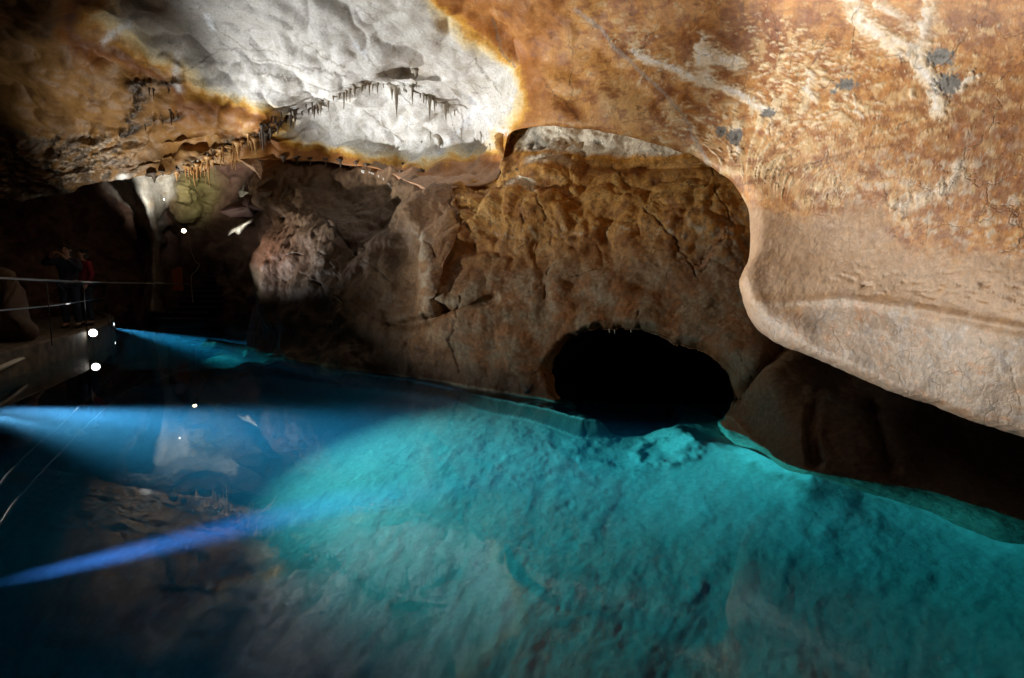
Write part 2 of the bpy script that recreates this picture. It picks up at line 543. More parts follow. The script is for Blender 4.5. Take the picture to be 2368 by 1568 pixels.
# soft hollows and swells
h = fbm(p * 0.9, 3, 21) * 0.18 * far
F1, F2 = worley(p * np.array([1.3, 1.3, 1.6]) + 0.5 * np.stack([fbm(p * 1.5, 2, 3), fbm(p * 1.5, 2, 4), fbm(p * 1.5, 2, 8)], 1), 31)
h += (0.24 - F1 ** 2) * 0.24 * far * (0.25 + .75 * white)
h += fbm(p * 3.1, 3, 25) * (0.035 - .015 * white) * far
rough_l = sst(380, 240, q[:, 0] - 0.3 * (q[:, 1] - 330)) * sst(285, 345, q[:, 1])
h += rough_l * (ridged(p * np.array([1.4, 1.4, 4.0]), 4, 41) - .3) * 0.22
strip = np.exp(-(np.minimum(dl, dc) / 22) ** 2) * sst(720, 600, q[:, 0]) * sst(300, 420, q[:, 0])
h += strip * fbm(p * 6, 4, 43) * 0.12
dark_l = np.exp(-(dseg(q, [(300, 195), (350, 195), (420, 190)]) / 10) ** 2) + np.exp(-(dseg(q, [(310, 215), (330, 235), (300, 280), (290, 310)]) / 16) ** 2) + np.exp(-(dseg(q, [(290, 310), (340, 290), (420, 268)]) / 9) ** 2)
dark_l = np.clip(dark_l * (0.6 + 0.8 * fbm(p * 5, 3, 44)), 0, 1)
h += dark_l * (0.10 + 0.12 * fbm(p * 9, 3, 45))
h += (ridged(p * np.array([2.5, 2.5, 3.5]), 3, 47) - .4) * 0.02 * sst(1700, 1900, q[:, 0]) * sst(700, 760, q[:, 1])
tan_d = sst(1880, 1960, q[:, 0]) * np.exp(-((q[:, 1] - 655 - .06 * (q[:, 0] - 2000)) / 38) ** 2)
dn3 = fbm(np.stack([q[:, 0] / 46 + q[:, 1] / 60, q[:, 1] / 9 - q[:, 0] / 60, q[:, 0] * 0], 1), 3, 48)
h *= 1 - .6 * sst(1650, 1800, q[:, 0])
h -= tan_d * sst(.15, .55, dn3) * .014
p = p + n * (h * inner)[:, None]
ROOF_CO = p.astype(f32)

# --- stains
def blob(c, rx, ry, rot=0.0, pw=1.0):
    x = q[:, 0] - c[0]; y = q[:, 1] - c[1]
    ca, sa = math.cos(rot), math.sin(rot)
    return np.exp(-(((x * ca + y * sa) / rx) ** 2 + ((-x * sa + y * ca) / ry) ** 2) ** pw)

q3 = np.concatenate([q / 100, np.zeros((len(q), 1), f32)], 1).astype(f32)
nA = fbm(q3 * 1.6, 5, 60)
nB = fbm(q3 * 5.0, 4, 61)
nC = fbm(q3 * 14.0, 4, 62)
nD = fbm(q3 * 33.0, 3, 63)
# base clay
c = np.tile(np.array([.40, .165, .040], f32), (len(q), 1))
c = mc(c, (.55, .27, .085), sst(-.1, .5, nA + .4 * nB))
c = mc(c, (.23, .085, .022), sst(.05, .55, -nA + .5 * nB + .15 * nC))
# left clay is browner, olive
lft = sst(700, 300, q[:, 0])
c = mc(c, (.205, .115, .036), lft * .85)
c = mc(c, (.11, .05, .016), lft * sst(-.1, .5, nA * .7 + nB * .5) * .8)
c = mc(c, (.58, .34, .12), blob((540, 330), 150, 50, -.3) * sst(-.3, .4, nB))
# tan rim under the vault
rim = sst(360, 385, q[:, 1]) * sst(620, 700, q[:, 0]) * sst(1200, 1150, q[:, 0])
c = mc(c, (.46, .28, .16), rim * .8)
c = mc(c, (.30, .17, .10), rim * sst(.0, .4, nB + .4 * nC) * .7)
# grey-pink broken rock at the far left
c = mc(c, (.46, .37, .27), rough_l * sst(-.25, .3, nB + .5 * nC) * .9)
c = mc(c, (.07, .05, .035), rough_l * sst(.1, .45, nB * .8 - .6 * nC + .2) * .85)
c = mc(c, (.16, .12, .09), rough_l * sst(.0, .4, fbm(q3 * 2.2, 3, 64)) * .7)
# white calcite
WHITE = [(230, 15), (190, 60), (235, 95), (330, 130), (395, 165), (430, 190), (445, 215), (540, 236), (640, 258), (655, 285), (628, 308), (650, 325), (780, 355), (880, 366), (960, 380), (1010, 372), (1050, 362), (1160, 350),
         (1152, 312), (1188, 288), (1212, 250), (1212, 200), (1192, 165), (1108, 92), (1040, 50), (1000, 0), (985, -310), (230, -310)]
sw = sdpoly(q, WHITE) + 16 * nA + 10 * nB + 3 * nC
wide = (24 + 30 * sst(700, 300, q[:, 0]) + 8 * sst(1000, 1200, q[:, 0])) * np.clip(1 + .8 * fbm(q3 * .8, 2, 65), .45, 1.9)
tw = sw / wide
c = mc(c, (.36, .13, .02), sst(-1.5, -.4, tw) * .85)
c = mc(c, (.13, .045, .012), sst(-1.2, -.5, tw) * sst(.2, -.2, tw) * lft * .9)
c = mc(c, (.70, .38, .06), sst(-.55, .05, tw) * (1 - .55 * lft))
c = mc(c, (.80, .66, .36), sst(-.1, .45, tw))
wm = sst(.15, 1.1, tw)
wc = np.tile(np.array([.77, .77, .745], f32), (len(q), 1))
wc = mc(wc, (.56, .54, .48), sst(-.25, .4, nA * .6 + nB * .5) * .65)
wc = mc(wc, (.50, .45, .36), sst(.15, .55, nB * .7 + nC * .5) * .5)
wc = mc(wc, (.85, .86, .87), sst(.1, .6, -nB + .3 * nC) * .6)
upg = sst(240, 50, q[:, 1]) * .62 + sst(800, 350, q[:, 0]) * .35  # lamp falloff painted in: calcite greyer toward top and left
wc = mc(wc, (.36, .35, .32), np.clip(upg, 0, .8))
wc = mc(wc, (.34, .24, .13), blob((950, 168), 52, 24) * (.55 + .5 * nB))
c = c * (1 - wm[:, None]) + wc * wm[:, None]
# bluish white drips
for pl, wd in [([(1100, 255), (1075, 285), (1050, 320), (1010, 350)], 9), ([(1085, 235), (1120, 275), (1160, 305)], 8), ([(640, 255), (700, 252)], 7), ([(410, 130), (405, 175), (415, 205)], 8), ([(240, 110), (275, 90), (300, 70)], 8),
               ([(820, 105), (845, 128)], 6), ([(480, 30), (490, 70)], 9)]:
    c = mc(c, (.78, .82, .88), np.exp(-(dseg(q, pl) / wd) ** 2) * sst(-.5, .1, nC + .3 * nB) * .85)
# thin fissures in the calcite
for pl in [[(600, 165), (680, 180), (740, 190), (800, 196), (850, 186), (900, 190)], [(580, 140), (650, 150), (730, 155), (800, 170)], [(850, 128), (880, 160), (905, 185)], [(960, 130), (935, 165), (915, 188)],
           [(1020, 240), (1050, 290), (1065, 330)], [(1040, 215), (1060, 250), (1075, 290), (1070, 310)], [(840, 260), (890, 300), (930, 330)], [(1100, 130), (1110, 170), (1160, 220)], [(500, 60), (560, 110), (640, 130)],
           [(700, 90), (740, 130), (800, 150)], [(420, 175), (500, 120), (560, 115)], [(1130, 60), (1150, 120), (1180, 160)]]:
    qq = q + np.stack([nB * 7, nC * 6], 1)
    c = mc(c, (.20, .17, .13), np.exp(-(dseg(qq, pl) / 1.7) ** 2) * .8)
# dark tips
c = mc(c, (.035, .025, .018), np.clip(dark_l * 1.2, 0, .95))
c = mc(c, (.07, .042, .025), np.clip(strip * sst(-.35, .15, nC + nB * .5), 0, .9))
c = mc(c, (.9, .8, .62), blob((455, 385), 40, 14, -.3) * sst(-.2, .3, nC))
c = mc(c, (.75, .75, .75), blob((495, 705), 1, 1))
lw = blob((490, 710), 1, 1)
for bx, by, rx, ry in [(490, 712, 30, 10), (283, 410, 14, 8), (95, 455, 40, 8), (215, 150, 1, 1), (135, 398, 10, 5)]:
    c = mc(c, (.85, .85, .82), blob((bx, by), rx, ry, -.15, 1.5))

# ---------- the right wall
R = sst(1205, 1330, q[:, 0] + .25 * (q[:, 1] - 200))
# streak directions fan out from the crest of the overhang
ang = -.22 + .55 * sst(1500, 2200, q[:, 0]) * sst(200, 500, q[:, 1])
su = q[:, 0] * np.cos(ang) + q[:, 1] * np.sin(ang)
sv = -q[:, 0] * np.sin(ang) + q[:, 1] * np.cos(ang)
st3 = np.stack([su / 42, sv / 7, su * 0], 1)
stk = fbm(st3, 4, 71)
stk2 = fbm(st3 * np.array([.35, .45, 1]), 4, 72)
rc = np.tile(np.array([.48, .225, .068], f32), (len(q), 1))
rc = mc(rc, (.62, .32, .10), sst(-.1, .45, nA + .5 * nB + .3 * stk2))
rc = mc(rc, (.29, .10, .026), sst(.0, .5, -nA * .7 + nB * .6 + .4 * stk2))
rc = mc(rc, (.66, .43, .19), blob((1440, 235), 62, 48, .6, 2) * .8)
rc = mc(rc, (.56, .26, .08), blob((1350, 175), 30, 9, .1, 2) * .9)
for (bx, by, rx, ry, ro, am) in [(1650, 130, 95, 50, .2, .95), (1760, 75, 150, 55, -.1, .9), (1790, 150, 80, 35, .2, .6), (2250, 300, 120, 120, 0, .6), (2230, 60, 110, 35, 0, .75), (2080, 60, 60, 30, 0, .7), (1900, 455, 60, 40, 0, .5), (2330, 420, 90, 60, 0, .5), (1290, 110, 70, 40, 0, .4)]:
    rc = mc(rc, (.20, .065, .02), blob((bx, by), rx, ry, ro, 1.6) * sst(-.75, .05, nB + .7 * stk) * am)
rc = mc(rc, (.60, .33, .095), np.clip(blob((1300, 110), 230, 150, .4) * .75, 0, 1) * sst(-.5, .3, nA + .4 * stk2))
rc = mc(rc, (.53, .34, .19), np.clip(blob((1830, 400), 250, 90, .1) * .75, 0, 1) * sst(-.4, .3, nA * .6 + nB * .5))
rc = mc(rc, (.27, .135, .065), np.clip(blob((2330, 330), 170, 230) * .6, 0, 1) * sst(-.5, .3, nB + nA))
# white scrapes and chips
dens = blob((1830, 130), 190, 80, -.1) * .9 + blob((1900, 250), 170, 70) * .9 + blob((1700, 330), 170, 90, .5) * .7 + blob((1950, 430), 260, 110, .2) * .65 + blob((2200, 200), 170, 160) * .6 + blob((1480, 110), 110, 60, .6) * .6 + blob((1560, 300), 80, 90, .6) * .4
dens = np.clip(dens, 0, 1)
mo = fbm(q3 * np.array([2.6, 3.4, 1]), 6, 77, .62)
rc = mc(rc, (.62, .42, .21), sst(.05, .25, mo + .25 * stk + .35 * dens - .2 + .2 * nC) * .8)
rc = mc(rc, (.25, .09, .028), sst(.05, .3, -mo + .25 * stk + .25 * nC) * .75)
chip = fbm(np.stack([su / 22, sv / 9, su * 0], 1), 5, 73, .6) * .75 + stk * .45 + mo * .25
rc = mc(rc, (.74, .60, .40), sst(.50, .80, chip + dens * .62 - .02) * .9)
f1, f2 = worley(np.stack([su / 24 + nB * .5, sv / 14 + nC * .3, su * 0 + .5], 1), 74)
spots = sst(.30, .20, f1 + .16 * nC) * sst(.1, .4, fbm(q3 * .9, 2, 75) + dens - .35)
rc = mc(rc, (.76, .64, .45), spots * .7)
# mottled lower right
mot = blob((2150, 480), 300, 130, .15, 2) + blob((2350, 550), 150, 60, .1) + .6 * blob((2250, 330), 160, 110)
m1 = fbm(q3 * np.array([3.6, 4.6, 1]), 6, 76, .6)
rc = mc(rc, (.56, .46, .36), np.clip(mot, 0, 1) * sst(.02, .34, m1 + .2 * nC) * .85)
rc = mc(rc, (.25, .105, .045), np.clip(mot, 0, 1) * sst(.05, .35, -m1 + .2 * nC) * .75)
# white veins, feathered along the scrape direction
for pl, wd, am in [([(1470, 122), (1510, 145), (1560, 158), (1600, 178), (1660, 195), (1720, 225), (1770, 255)], 9, 1), ([(1640, 185), (1622, 150), (1640, 118), (1660, 138), (1700, 142)], 13, 1), ([(1620, 150), (1632, 100), (1635, 85)], 7, .8),
                   ([(1965, -5), (1985, 40), (2040, 85), (2090, 115), (2130, 150), (2160, 200), (2170, 250)], 17, .9), ([(2130, 130), (2140, 60), (2150, -10)], 15, .6), ([(2100, 60), (2070, 30), (2030, 10)], 10, .5), ([(2130, 110), (2060, 90)], 9, .6),
                   ([(2215, 210), (2235, 185), (2260, 175)], 6, .8), ([(1695, 325), (1706, 345), (1700, 355)], 3, .8), ([(1968, 215), (1985, 245), (1998, 270)], 2.5, .8), ([(1880, 170), (1870, 200), (1880, 225)], 7, .7), ([(1750, 215), (1760, 228)], 4, .8),
                   ([(2225, 380), (2200, 430), (2130, 450), (2080, 480)], 14, .4)]:
    dd = dseg(q + np.stack([nB * 16 + mo * 14, nC * 9 + nB * 8], 1), pl)
    e = dd - wd * (.7 * nC + .9 * stk + .5 * mo)
    rc = mc(rc, (.64, .45, .24), sst(wd * 2.6, wd * .6, e) * am * .7)
    v = sst(wd * 1.7, wd * .7, e)
    v = v * (.35 + .65 * sst(-.5, .05, mo + .5 * nB + .3 * nC))
    rc = mc(rc, (.80, .71, .56), v * am)
    rc = mc(rc, (.84, .83, .82), sst(wd * .9, wd * .1, dd) * am * sst(-.2, .25, nB * .7 + mo * .5 + .12))
# finger scrapes
for (bx, by, rw, rh, ro) in [(1480, 105, 34, 26, .5), (1420, 92, 22, 18, .5), (2060, 100, 40, 22, .1), (1975, 145, 30, 40, .5), (1895, 450, 26, 40, 0.1), (1930, 440, 22, 46, .1), (1570, 260, 60, 50, .6), (1500, 190, 50, 30, .5), (1850, 180, 60, 40, -1.3)]:
    x = (q[:, 0] - bx) * math.cos(ro) + (q[:, 1] - by) * math.sin(ro)
    y = -(q[:, 0] - bx) * math.sin(ro) + (q[:, 1] - by) * math.cos(ro)
    m_ = sst(1.2, .5, np.sqrt((x / rw) ** 2 + (y / rh) ** 2) + .35 * nB)
    fs = fbm(np.stack([x / 7 + .4 * nC, y / 45, y * 0 + bx], 1), 3, 79)
    rc = mc(rc, (.76, .62, .42), m_ * sst(.12, .38, fs + .15 * nC) * .8)
# grey bare stone patches
for (bx, by, rx, ry) in [(1776, 262, 18, 11), (1693, 313, 19, 19), (1661, 300, 12, 12), (1957, 195, 27, 12), (2192, 194, 30, 24), (2172, 130, 32, 20), (1925, 212, 9, 5)]:
    g = np.sqrt(((q[:, 0] - bx) / rx) ** 2 + ((q[:, 1] - by) / ry) ** 2) + .75 * nC + .35 * nB
    rc = mc(rc, (.185, .185, .18), sst(1.12, .92, g))
    rc = mc(rc, (.06, .055, .05), sst(.16, .08, g + .25 * nD))
# grey rib along the overhang
rib = dseg(q + np.stack([nB * 5, nC * 3], 1), [(1330, 20), (1400, 85), (1440, 125), (1480, 165), (1535, 215), (1580, 265), (1605, 330), (1640, 385)])
rc = mc(rc, (.40, .37, .34), sst(6, 2, rib) * (.6 + .4 * nC))
# smooth tan clay
TAN = [(1700, 480), (1800, 492), (1880, 500), (1960, 498), (2030, 500), (2060, 545), (2090, 580), (2200, 590), (2400, 600), (2760, 620), (2760, 1000), (2367, 860), (2240, 800), (2110, 770), (1960, 740), (1880, 760), (1800, 760), (1690, 740), (1670, 600)]
ts = sdpoly(q, TAN) + 70 * fbm(q3 * .75, 3, 66) + 26 * nB + 30 * mo + 14 * stk2 + 8 * nC
tc = np.tile(np.array([.47, .305, .185], f32), (len(q), 1))
tc = mc(tc, (.54, .37, .24), sst(-.1, .5, nA + .3 * nB) * .6)
tc = mc(tc, (.50, .29, .13), sst(.0, .4, mo + .2 * nC) * .5)
tc = mc(tc, (.36, .215, .125), sst(.0, .5, -nA * .6 + .4 * stk2 + .3 * nB) * .6)
tc = tc * .86
tcm = sst(-26, 24, ts)
rc = rc * (1 - tcm[:, None]) + tc * tcm[:, None]
for pl in [[(1895, 520), (1880, 600), (1850, 700)], [(1760, 590), (1800, 580), (1830, 565)], [(1990, 620), (2060, 625), (2100, 640), (2150, 645)], [(2050, 650), (2130, 668), (2170, 690)], [(2100, 630), (2200, 650), (2240, 670)], [(2180, 690), (2230, 700), (2260, 720)], [(2180, 655), (2250, 668), (2330, 690)]]:
    rc = mc(rc, (.13, .075, .04), np.exp(-(dseg(q + np.stack([nB * 16, nC * 12], 1), pl) / 2.0) ** 2) * sst(-.3, .3, nC + .3 * nB) * .7)
# grey washed band above the water line
GREY = [(1700, 700), (1735, 712), (1800, 722), (1850, 730), (1900, 700), (1955, 686), (2020, 700), (2080, 705), (2150, 735), (2240, 745), (2300, 780), (2380, 775), (2770, 860), (2770, 1300), (1700, 900)]
gs = sdpoly(q, GREY) + 30 * fbm(q3 * .9, 3, 67) + 18 * nB + 16 * mo + 7 * nC
gc = np.tile(np.array([.47, .39, .31], f32), (len(q), 1))
gc = mc(gc, (.37, .37, .37), sst(.0, .4, nA * .5 + .6 * nB + .4 * stk2))
gc = mc(gc, (.47, .36, .26), sst(-.05, .4, mo + .3 * stk2) * .7)
gc = mc(gc, (.54, .49, .44), sst(.05, .5, nB * .8 + stk2 * .5))
gc = mc(gc, (.52, .29, .14), sst(.05, .45, -nA * .5 + nB * .5 - .3 * stk2 + .3 * nC) * .8)
gc = mc(gc, (.72, .64, .56), sst(.25, .5, nC * .6 + nB * .5) * .6)
edg = np.clip(1 - tpx.reshape(-1) / 60, 0, 1)
gc = mc(gc, (.52, .34, .23), edg * .65 * sst(-.4, .3, nB + .2 * nC))
gc = gc * np.array([.84, .77, .74], f32)
gm = sst(-20, 22, gs)
rc = rc * (1 - gm[:, None]) + gc * gm[:, None]
keep_white = np.clip(wm * sst(1260, 1215, q[:, 0]), 0, 1)
R = R * (1 - keep_white)
c = c * (1 - R[:, None]) + rc * R[:, None]
# dark lines on the wall
for pl in [[(1520, 85), (1500, 105), (1460, 125), (1440, 120)], [(1920, 75), (1905, 110), (1880, 145)], [(1470, 265), (1520, 240), (1545, 222)], [(1770, 395), (1850, 385), (1960, 355), (2080, 330)], [(1700, 430), (1830, 400), (1960, 365)], [(1250, 180), (1300, 230), (1340, 280)]]:
    c = mc(c, (.12, .05, .02), np.exp(-(dseg(q + np.stack([nB * 10, nC * 8], 1), pl) / 2.2) ** 2) * .7)
lum_ = rc.mean(1)
crust = sst(.36, .60, lum_) * R * (1 - tcm) * (1 - gm)
ROOF_CO = (ROOF_CO + n * (crust * .010 + R * tcm * 0)[:, None]).astype(f32)
c *= (1 + .17 * nD + .13 * nC)[:, None]
c = np.clip(c, .01, .92)
crk = np.clip(.35 + .3 * wm + .5 * R * (1 - tcm) * (1 - .6 * gm), 0, 1) * (1 - .75 * tcm * R)
rgba = np.concatenate([c, crk[:, None]], 1)
ff = grid_faces(NS, NV)[:, ::-1]
ff_roof = ff
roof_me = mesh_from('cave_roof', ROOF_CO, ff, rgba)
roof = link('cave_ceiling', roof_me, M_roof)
tag(roof, kind='structure')
roof['label'] = 'white and ochre cave ceiling running down into the overhanging orange wall on the right'
# ================================================================== REAR WALL with the arch and the recess under the overhang
WALL_D = TPS([(560, 795, 11.5), (690, 835, 9.4), (830, 858, 8.5), (960, 875, 7.85), (1060, 893, 7.25), (1210, 915, 6.7), (1300, 932, 6.3), (1690, 968, 5.6), (1665, 995, 5.2), (1780, 1055, 4.42),
    (1880, 1090, 4.1), (2000, 1105, 3.95), (2100, 1125, 3.8), (2250, 1160, 3.5), (2367, 1195, 3.3), (2750, 1310, 2.75),
    (560, 1100, 11.6), (960, 1100, 7.95), (1300, 1150, 6.3), (1690, 1250, 5.5), (2100, 1350, 3.85), (2750, 1500, 2.8),
    (600, 600, 10.9), (700, 600, 9.9), (800, 600, 9.45), (850, 700, 8.95), (700, 720, 9.7), (1000, 600, 8.15), (960, 700, 8.1), (1100, 550, 8.1), (1050, 700, 7.6), (1300, 550, 7.3), (1500, 550, 6.6),
    (1700, 550, 5.95), (1300, 430, 7.5), (1250, 380, 7.75), (1500, 410, 6.9), (1620, 420, 6.3), (1600, 700, 6.0), (1250, 750, 6.8), (1450, 760, 6.2), (1800, 800, 5.3), (1760, 850, 5.15), (1950, 900, 4.75),
    (1900, 960, 4.5), (2200, 1000, 4.1), (2367, 1060, 3.75), (2750, 1150, 3.3), (2000, 600, 5.2), (2367, 600, 4.1), (2750, 600, 3.5), (1820, 940, 4.75),
    (620, 400, 12.4), (700, 400, 12.5), (800, 400, 12.1), (700, 250, 13), (900, 425, 10.9), (1000, 470, 9.3), (1060, 490, 8.8), (1130, 430, 8.7), (1050, 250, 12), (1200, 320, 8.95), (1300, 320, 8.15), (1400, 330, 7.5), (1550, 350, 6.65), (1300, 200, 8.4), (1600, 200, 7.0),
    (2000, 300, 6.2), (2367, 300, 5.2), (2750, 300, 4.5)], 1e-3)
XL = [(200, 655), (300, 640), (380, 600), (430, 575), (465, 575), (490, 612), (520, 628), (550, 608), (610, 573), (650, 584), (700, 590), (730, 580), (765, 572), (800, 565), (900, 560), (1450, 560)]
WS, WT, WK = 1000, 560, 14
py = np.linspace(215, 1420, WT)
xl = np.interp(py, [a for a, _ in XL], [b for _, b in XL])
for _ in range(3):
    xl[1:-1] = .25 * xl[:-2] + .5 * xl[1:-1] + .25 * xl[2:]
xl = xl + fbm(np.stack([py / 28, py * 0, py * 0], 1), 3, 81) * 7
sl_ = np.linspace(0, 1, WS) ** 1.08
Q = np.empty((WK + WS, WT, 2))
for k in range(WK):
    off = (WK - k)
    Q[k, :, 0] = xl + 3.2 * off ** 1.25
    Q[k, :, 1] = py
for i in range(WS):
    Q[WK + i, :, 0] = xl + (2760 - xl) * sl_[i]
    Q[WK + i, :, 1] = py
D = WALL_D(Q.reshape(-1, 2)).reshape(WK + WS, WT)
dx = np.concatenate([np.zeros(WK), np.ones(WS)])[:, None] * (Q[:, :, 0] - xl[None, :])
s = np.clip(dx / 60, 0, 1)
D += 0.45 * (1 - np.sqrt(np.clip(1 - (1 - s) ** 2, 0, 1)))
for k in range(WK):
    D[k] = D[WK] + 0.05 * (WK - k) ** 1.5
q = Q.reshape(-1, 2).astype(f32)
d = D.reshape(-1)
front = np.concatenate([np.zeros(WK), np.ones(WS)])[:, None].repeat(WT, 1).reshape(-1)
z4 = lambda l: [((1700 + .574 * x) / 1.7303, (400 + .574 * y) / 1.7303) for x, y in l]
z5 = lambda l: [((1700 + .63345 * x) / 1.7303, (1200 + .63345 * y) / 1.7303) for x, y in l]
# bulge tops: the white band lies behind them
top1 = np.interp(q[:, 0], [1100, 1165, 1178, 1195, 1230, 1270, 1320, 1350, 1400, 1500, 1600, 1700], [395, 402, 397, 388, 370, 364, 372, 386, 388, 392, 385, 380])
top2 = np.interp(q[:, 0], [1035, 1042, 1060, 1130, 1165, 1195, 1230, 1260, 1330, 1400, 1700], [445, 430, 428, 431, 424, 419, 424, 437, 470, 510, 520])
n0 = np.concatenate([q / 60, np.zeros((len(q), 1), f32)], 1)
wob = fbm(n0, 3, 83) * 5
b1 = sst(5, -5, q[:, 1] - top1 - wob)
inb = sst(1150, 1185, q[:, 0])
d += inb * b1 * (0.16 * sst(1660, 1500, q[:, 0]) + .10)
d += inb * .25 * np.exp(-np.clip(q[:, 1] - top1, 0, 99) / 14) * (1 - b1)
b2 = sst(4, -4, q[:, 1] - top2 - .6 * wob)
inb2 = sst(1030, 1050, q[:, 0]) * sst(1340, 1270, q[:, 0])
d += inb2 * b2 * np.exp(-np.clip(top2 - q[:, 1], 0, 200) / 60) * .38
d += inb2 * .15 * np.exp(-np.clip(q[:, 1] - top2, 0, 99) / 12) * (1 - b2)
# left edge of the yellow mass, overlapping the pink ridge
EDGE = [(1042, 432), (1050, 470), (1060, 500), (1058, 530), (1045, 575), (1020, 640), (1000, 690)]
de, se = dseg(q, EDGE, True)
d += np.where(se > 0, 1, -1) * -.10 * np.exp(-de / 30) * sst(420, 450, q[:, 1]) * sst(720, 640, q[:, 1])
furrows = [([(930, 470), (965, 540), (985, 620), (1000, 690), (960, 735)], 26, -.22), ([(880, 470), (915, 560), (930, 650), (900, 720)], 30, .14), ([(620, 560), (600, 620), (605, 680)], 26, -.2), ([(700, 540), (670, 600), (690, 700)], 40, .16),
           ([(780, 520), (760, 600), (800, 700)], 35, -.12), ([(840, 460), (880, 440), (920, 480)], 25, .15), ([(1000, 690), (1040, 720), (1000, 740), (910, 752)], 14, .12), ([(900, 760), (1000, 735), (1070, 715), (1140, 690)], 10, .10),
           ([(950, 790), (955, 840), (960, 870)], 16, .12), ([(1255, 530), (1260, 600), (1262, 680), (1255, 720)], 20, .07), ([(1420, 505), (1400, 540), (1415, 580)], 18, .12), ([(1290, 620), (1340, 680), (1420, 720)], 30, .06),
           ([(1810, 815), (1770, 850), (1740, 890), (1712, 925)], 14, .16), ([(1880, 950), (1875, 1010), (1885, 1070)], 14, .12), ([(1780, 900), (1800, 960), (1860, 1000)], 40, -.10), ([(1690, 800), (1740, 850), (1720, 900)], 24, -.05),
           ([(2020, 950), (2040, 1020), (2060, 1080)], 16, .07), ([(650, 770), (760, 790), (860, 800)], 30, .16), ([(560, 770), (640, 785), (690, 800)], 22, .12)]
for pl, wd, am in furrows:
    d += am * np.exp(-(dseg(q, pl) / wd) ** 2) * front
CRK = [(z4([(1380, 560), (1430, 680), (1560, 790), (1670, 880), (1760, 1010), (1870, 1160), (1910, 1270)]), 3.6), (z4([(2000, 470), (2030, 620), (2060, 700), (2115, 760), (2100, 870), (2080, 980), (1980, 1100), (1920, 1180)]), 3.0),
       (z4([(760, 610), (790, 690), (820, 770), (840, 880), (870, 960), (880, 1090), (850, 1200), (830, 1380)]), 3.2), (z4([(245, 1370), (250, 1450), (230, 1568)]), 3), (z5([(225, 0), (210, 120), (170, 220), (160, 350), (190, 450)]), 3.2),
       (z4([(0, 985), (45, 1030), (75, 1110)]), 3.2), (z4([(660, 640), (680, 780), (675, 940)]), 2), (z4([(1400, 560), (1330, 500), (1290, 440)]), 2), (z4([(1870, 1160), (1960, 1080), (2060, 970)]), 2), (z4([(1550, 800), (1600, 700), (1700, 640)]), 1.8),
       (z4([(160, 600), (180, 720), (240, 860)]), 2.5), ([(740, 500), (800, 560), (850, 610), (920, 660)], 2.6), ([(690, 630), (780, 690), (880, 740)], 2), ([(1810, 815), (1770, 850), (1740, 890), (1712, 925)], 3.4), ([(1480, 720), (1460, 760)], 2),
       ([(1700, 790), (1730, 850), (1740, 880)], 1.6), ([(2025, 950), (2045, 1030)], 2), (z4([(1030, 1230), (1160, 1190), (1250, 1160)]), 2), ([(640, 600), (700, 580), (760, 590)], 2)]
nw = np.stack([fbm(n0 * 2, 4, 84) * 11, fbm(n0 * 2, 4, 85) * 11], 1)
crackm = np.zeros(len(q), f32)
cw = np.clip(.75 + .9 * fbm(n0 * 3.0 + 7, 3, 90), .25, 1.6)
for pl, wd in CRK:
    crackm = np.maximum(crackm, np.exp(-(dseg(q + nw, pl) / (wd * .72 * cw)) ** 2))
crackm *= sst(-.45, .15, fbm(n0 * 1.7 + 3, 3, 89))
P = (CAM + rays(q) * d[:, None]).reshape(WK + WS, WT, 3)
Pn = grid_normals(smooth_grid(P, 3))
p = P.reshape(-1, 3); n = Pn.reshape(-1, 3)
# masks
yel = sst(1020, 1080, q[:, 0]) * sst(640, 520, q[:, 1] - .12 * (q[:, 0] - 1300))
brown = sst(1000, 900, q[:, 0])
holes_px = sst(560, 590, q[:, 0]) * sst(720, 650, q[:, 0]) * sst(410, 440, q[:, 1]) * sst(530, 490, q[:, 1])
sc_ = np.clip(d / 8, .3, 1.2)
wp = p + .25 * np.stack([fbm(p * 2, 2, 86), fbm(p * 2, 2, 87), fbm(p * 2, 2, 88)], 1)
F1, F2 = worley(wp * np.array([2.6, 2.6, 2.6]), 91)
F3, F4 = worley(wp * 6.0, 92)
h = fbm(p * 1.0, 3, 93, .4) * .18 * sc_
h += (.24 - F1 ** 2) * (.11 * yel + .05) * sc_ + (.24 - F3 ** 2) * (.028 * yel + .02) * sc_
h += brown * fbm(p * np.array([2.0, 2.0, 1.4]), 4, 94) * .07
h += fbm(p * 4.5, 4, 95) * (.022 + .02 * yel) * sc_
h -= holes_px * sst(.42, .16, F1) * .10
h -= crackm * .035 * sc_
h *= 1 - .85 * inb * np.exp(-np.abs(q[:, 1] - top1) / 26) - .0
inn = np.clip(dx.reshape(-1) / 25, .2, 1) * (.3 + .7 * front)
p = p + n * (h * inn)[:, None]
p[:, 2] -= 3.0 * sst(1250, 1420, q[:, 1])
# --- colours
nA = fbm(n0 * .9, 5, 101); nB = fbm(n0 * 2.8, 4, 102); nC = fbm(n0 * 8, 4, 103); nD = fbm(n0 * 20, 3, 104)
c = np.tile(np.array([.23, .125, .06], f32), (len(q), 1))
c = mc(c, (.30, .21, .13), sst(-.1, .5, nA + .4 * nB))
c = mc(c, (.12, .065, .035), sst(.0, .5, -nA + .5 * nB))
# reddish brown mass on the left
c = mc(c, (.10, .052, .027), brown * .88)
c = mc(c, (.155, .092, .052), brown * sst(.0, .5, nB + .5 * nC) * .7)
c = mc(c, (.17, .062, .028), np.exp(-(((q[:, 0] - 625) / 60) ** 2 + ((q[:, 1] - 590) / 70) ** 2)) * .9)
c = mc(c, (.22, .16, .11), np.exp(-(dseg(q, [(590, 640), (600, 690), (590, 715)]) / 16) ** 2) * .9)
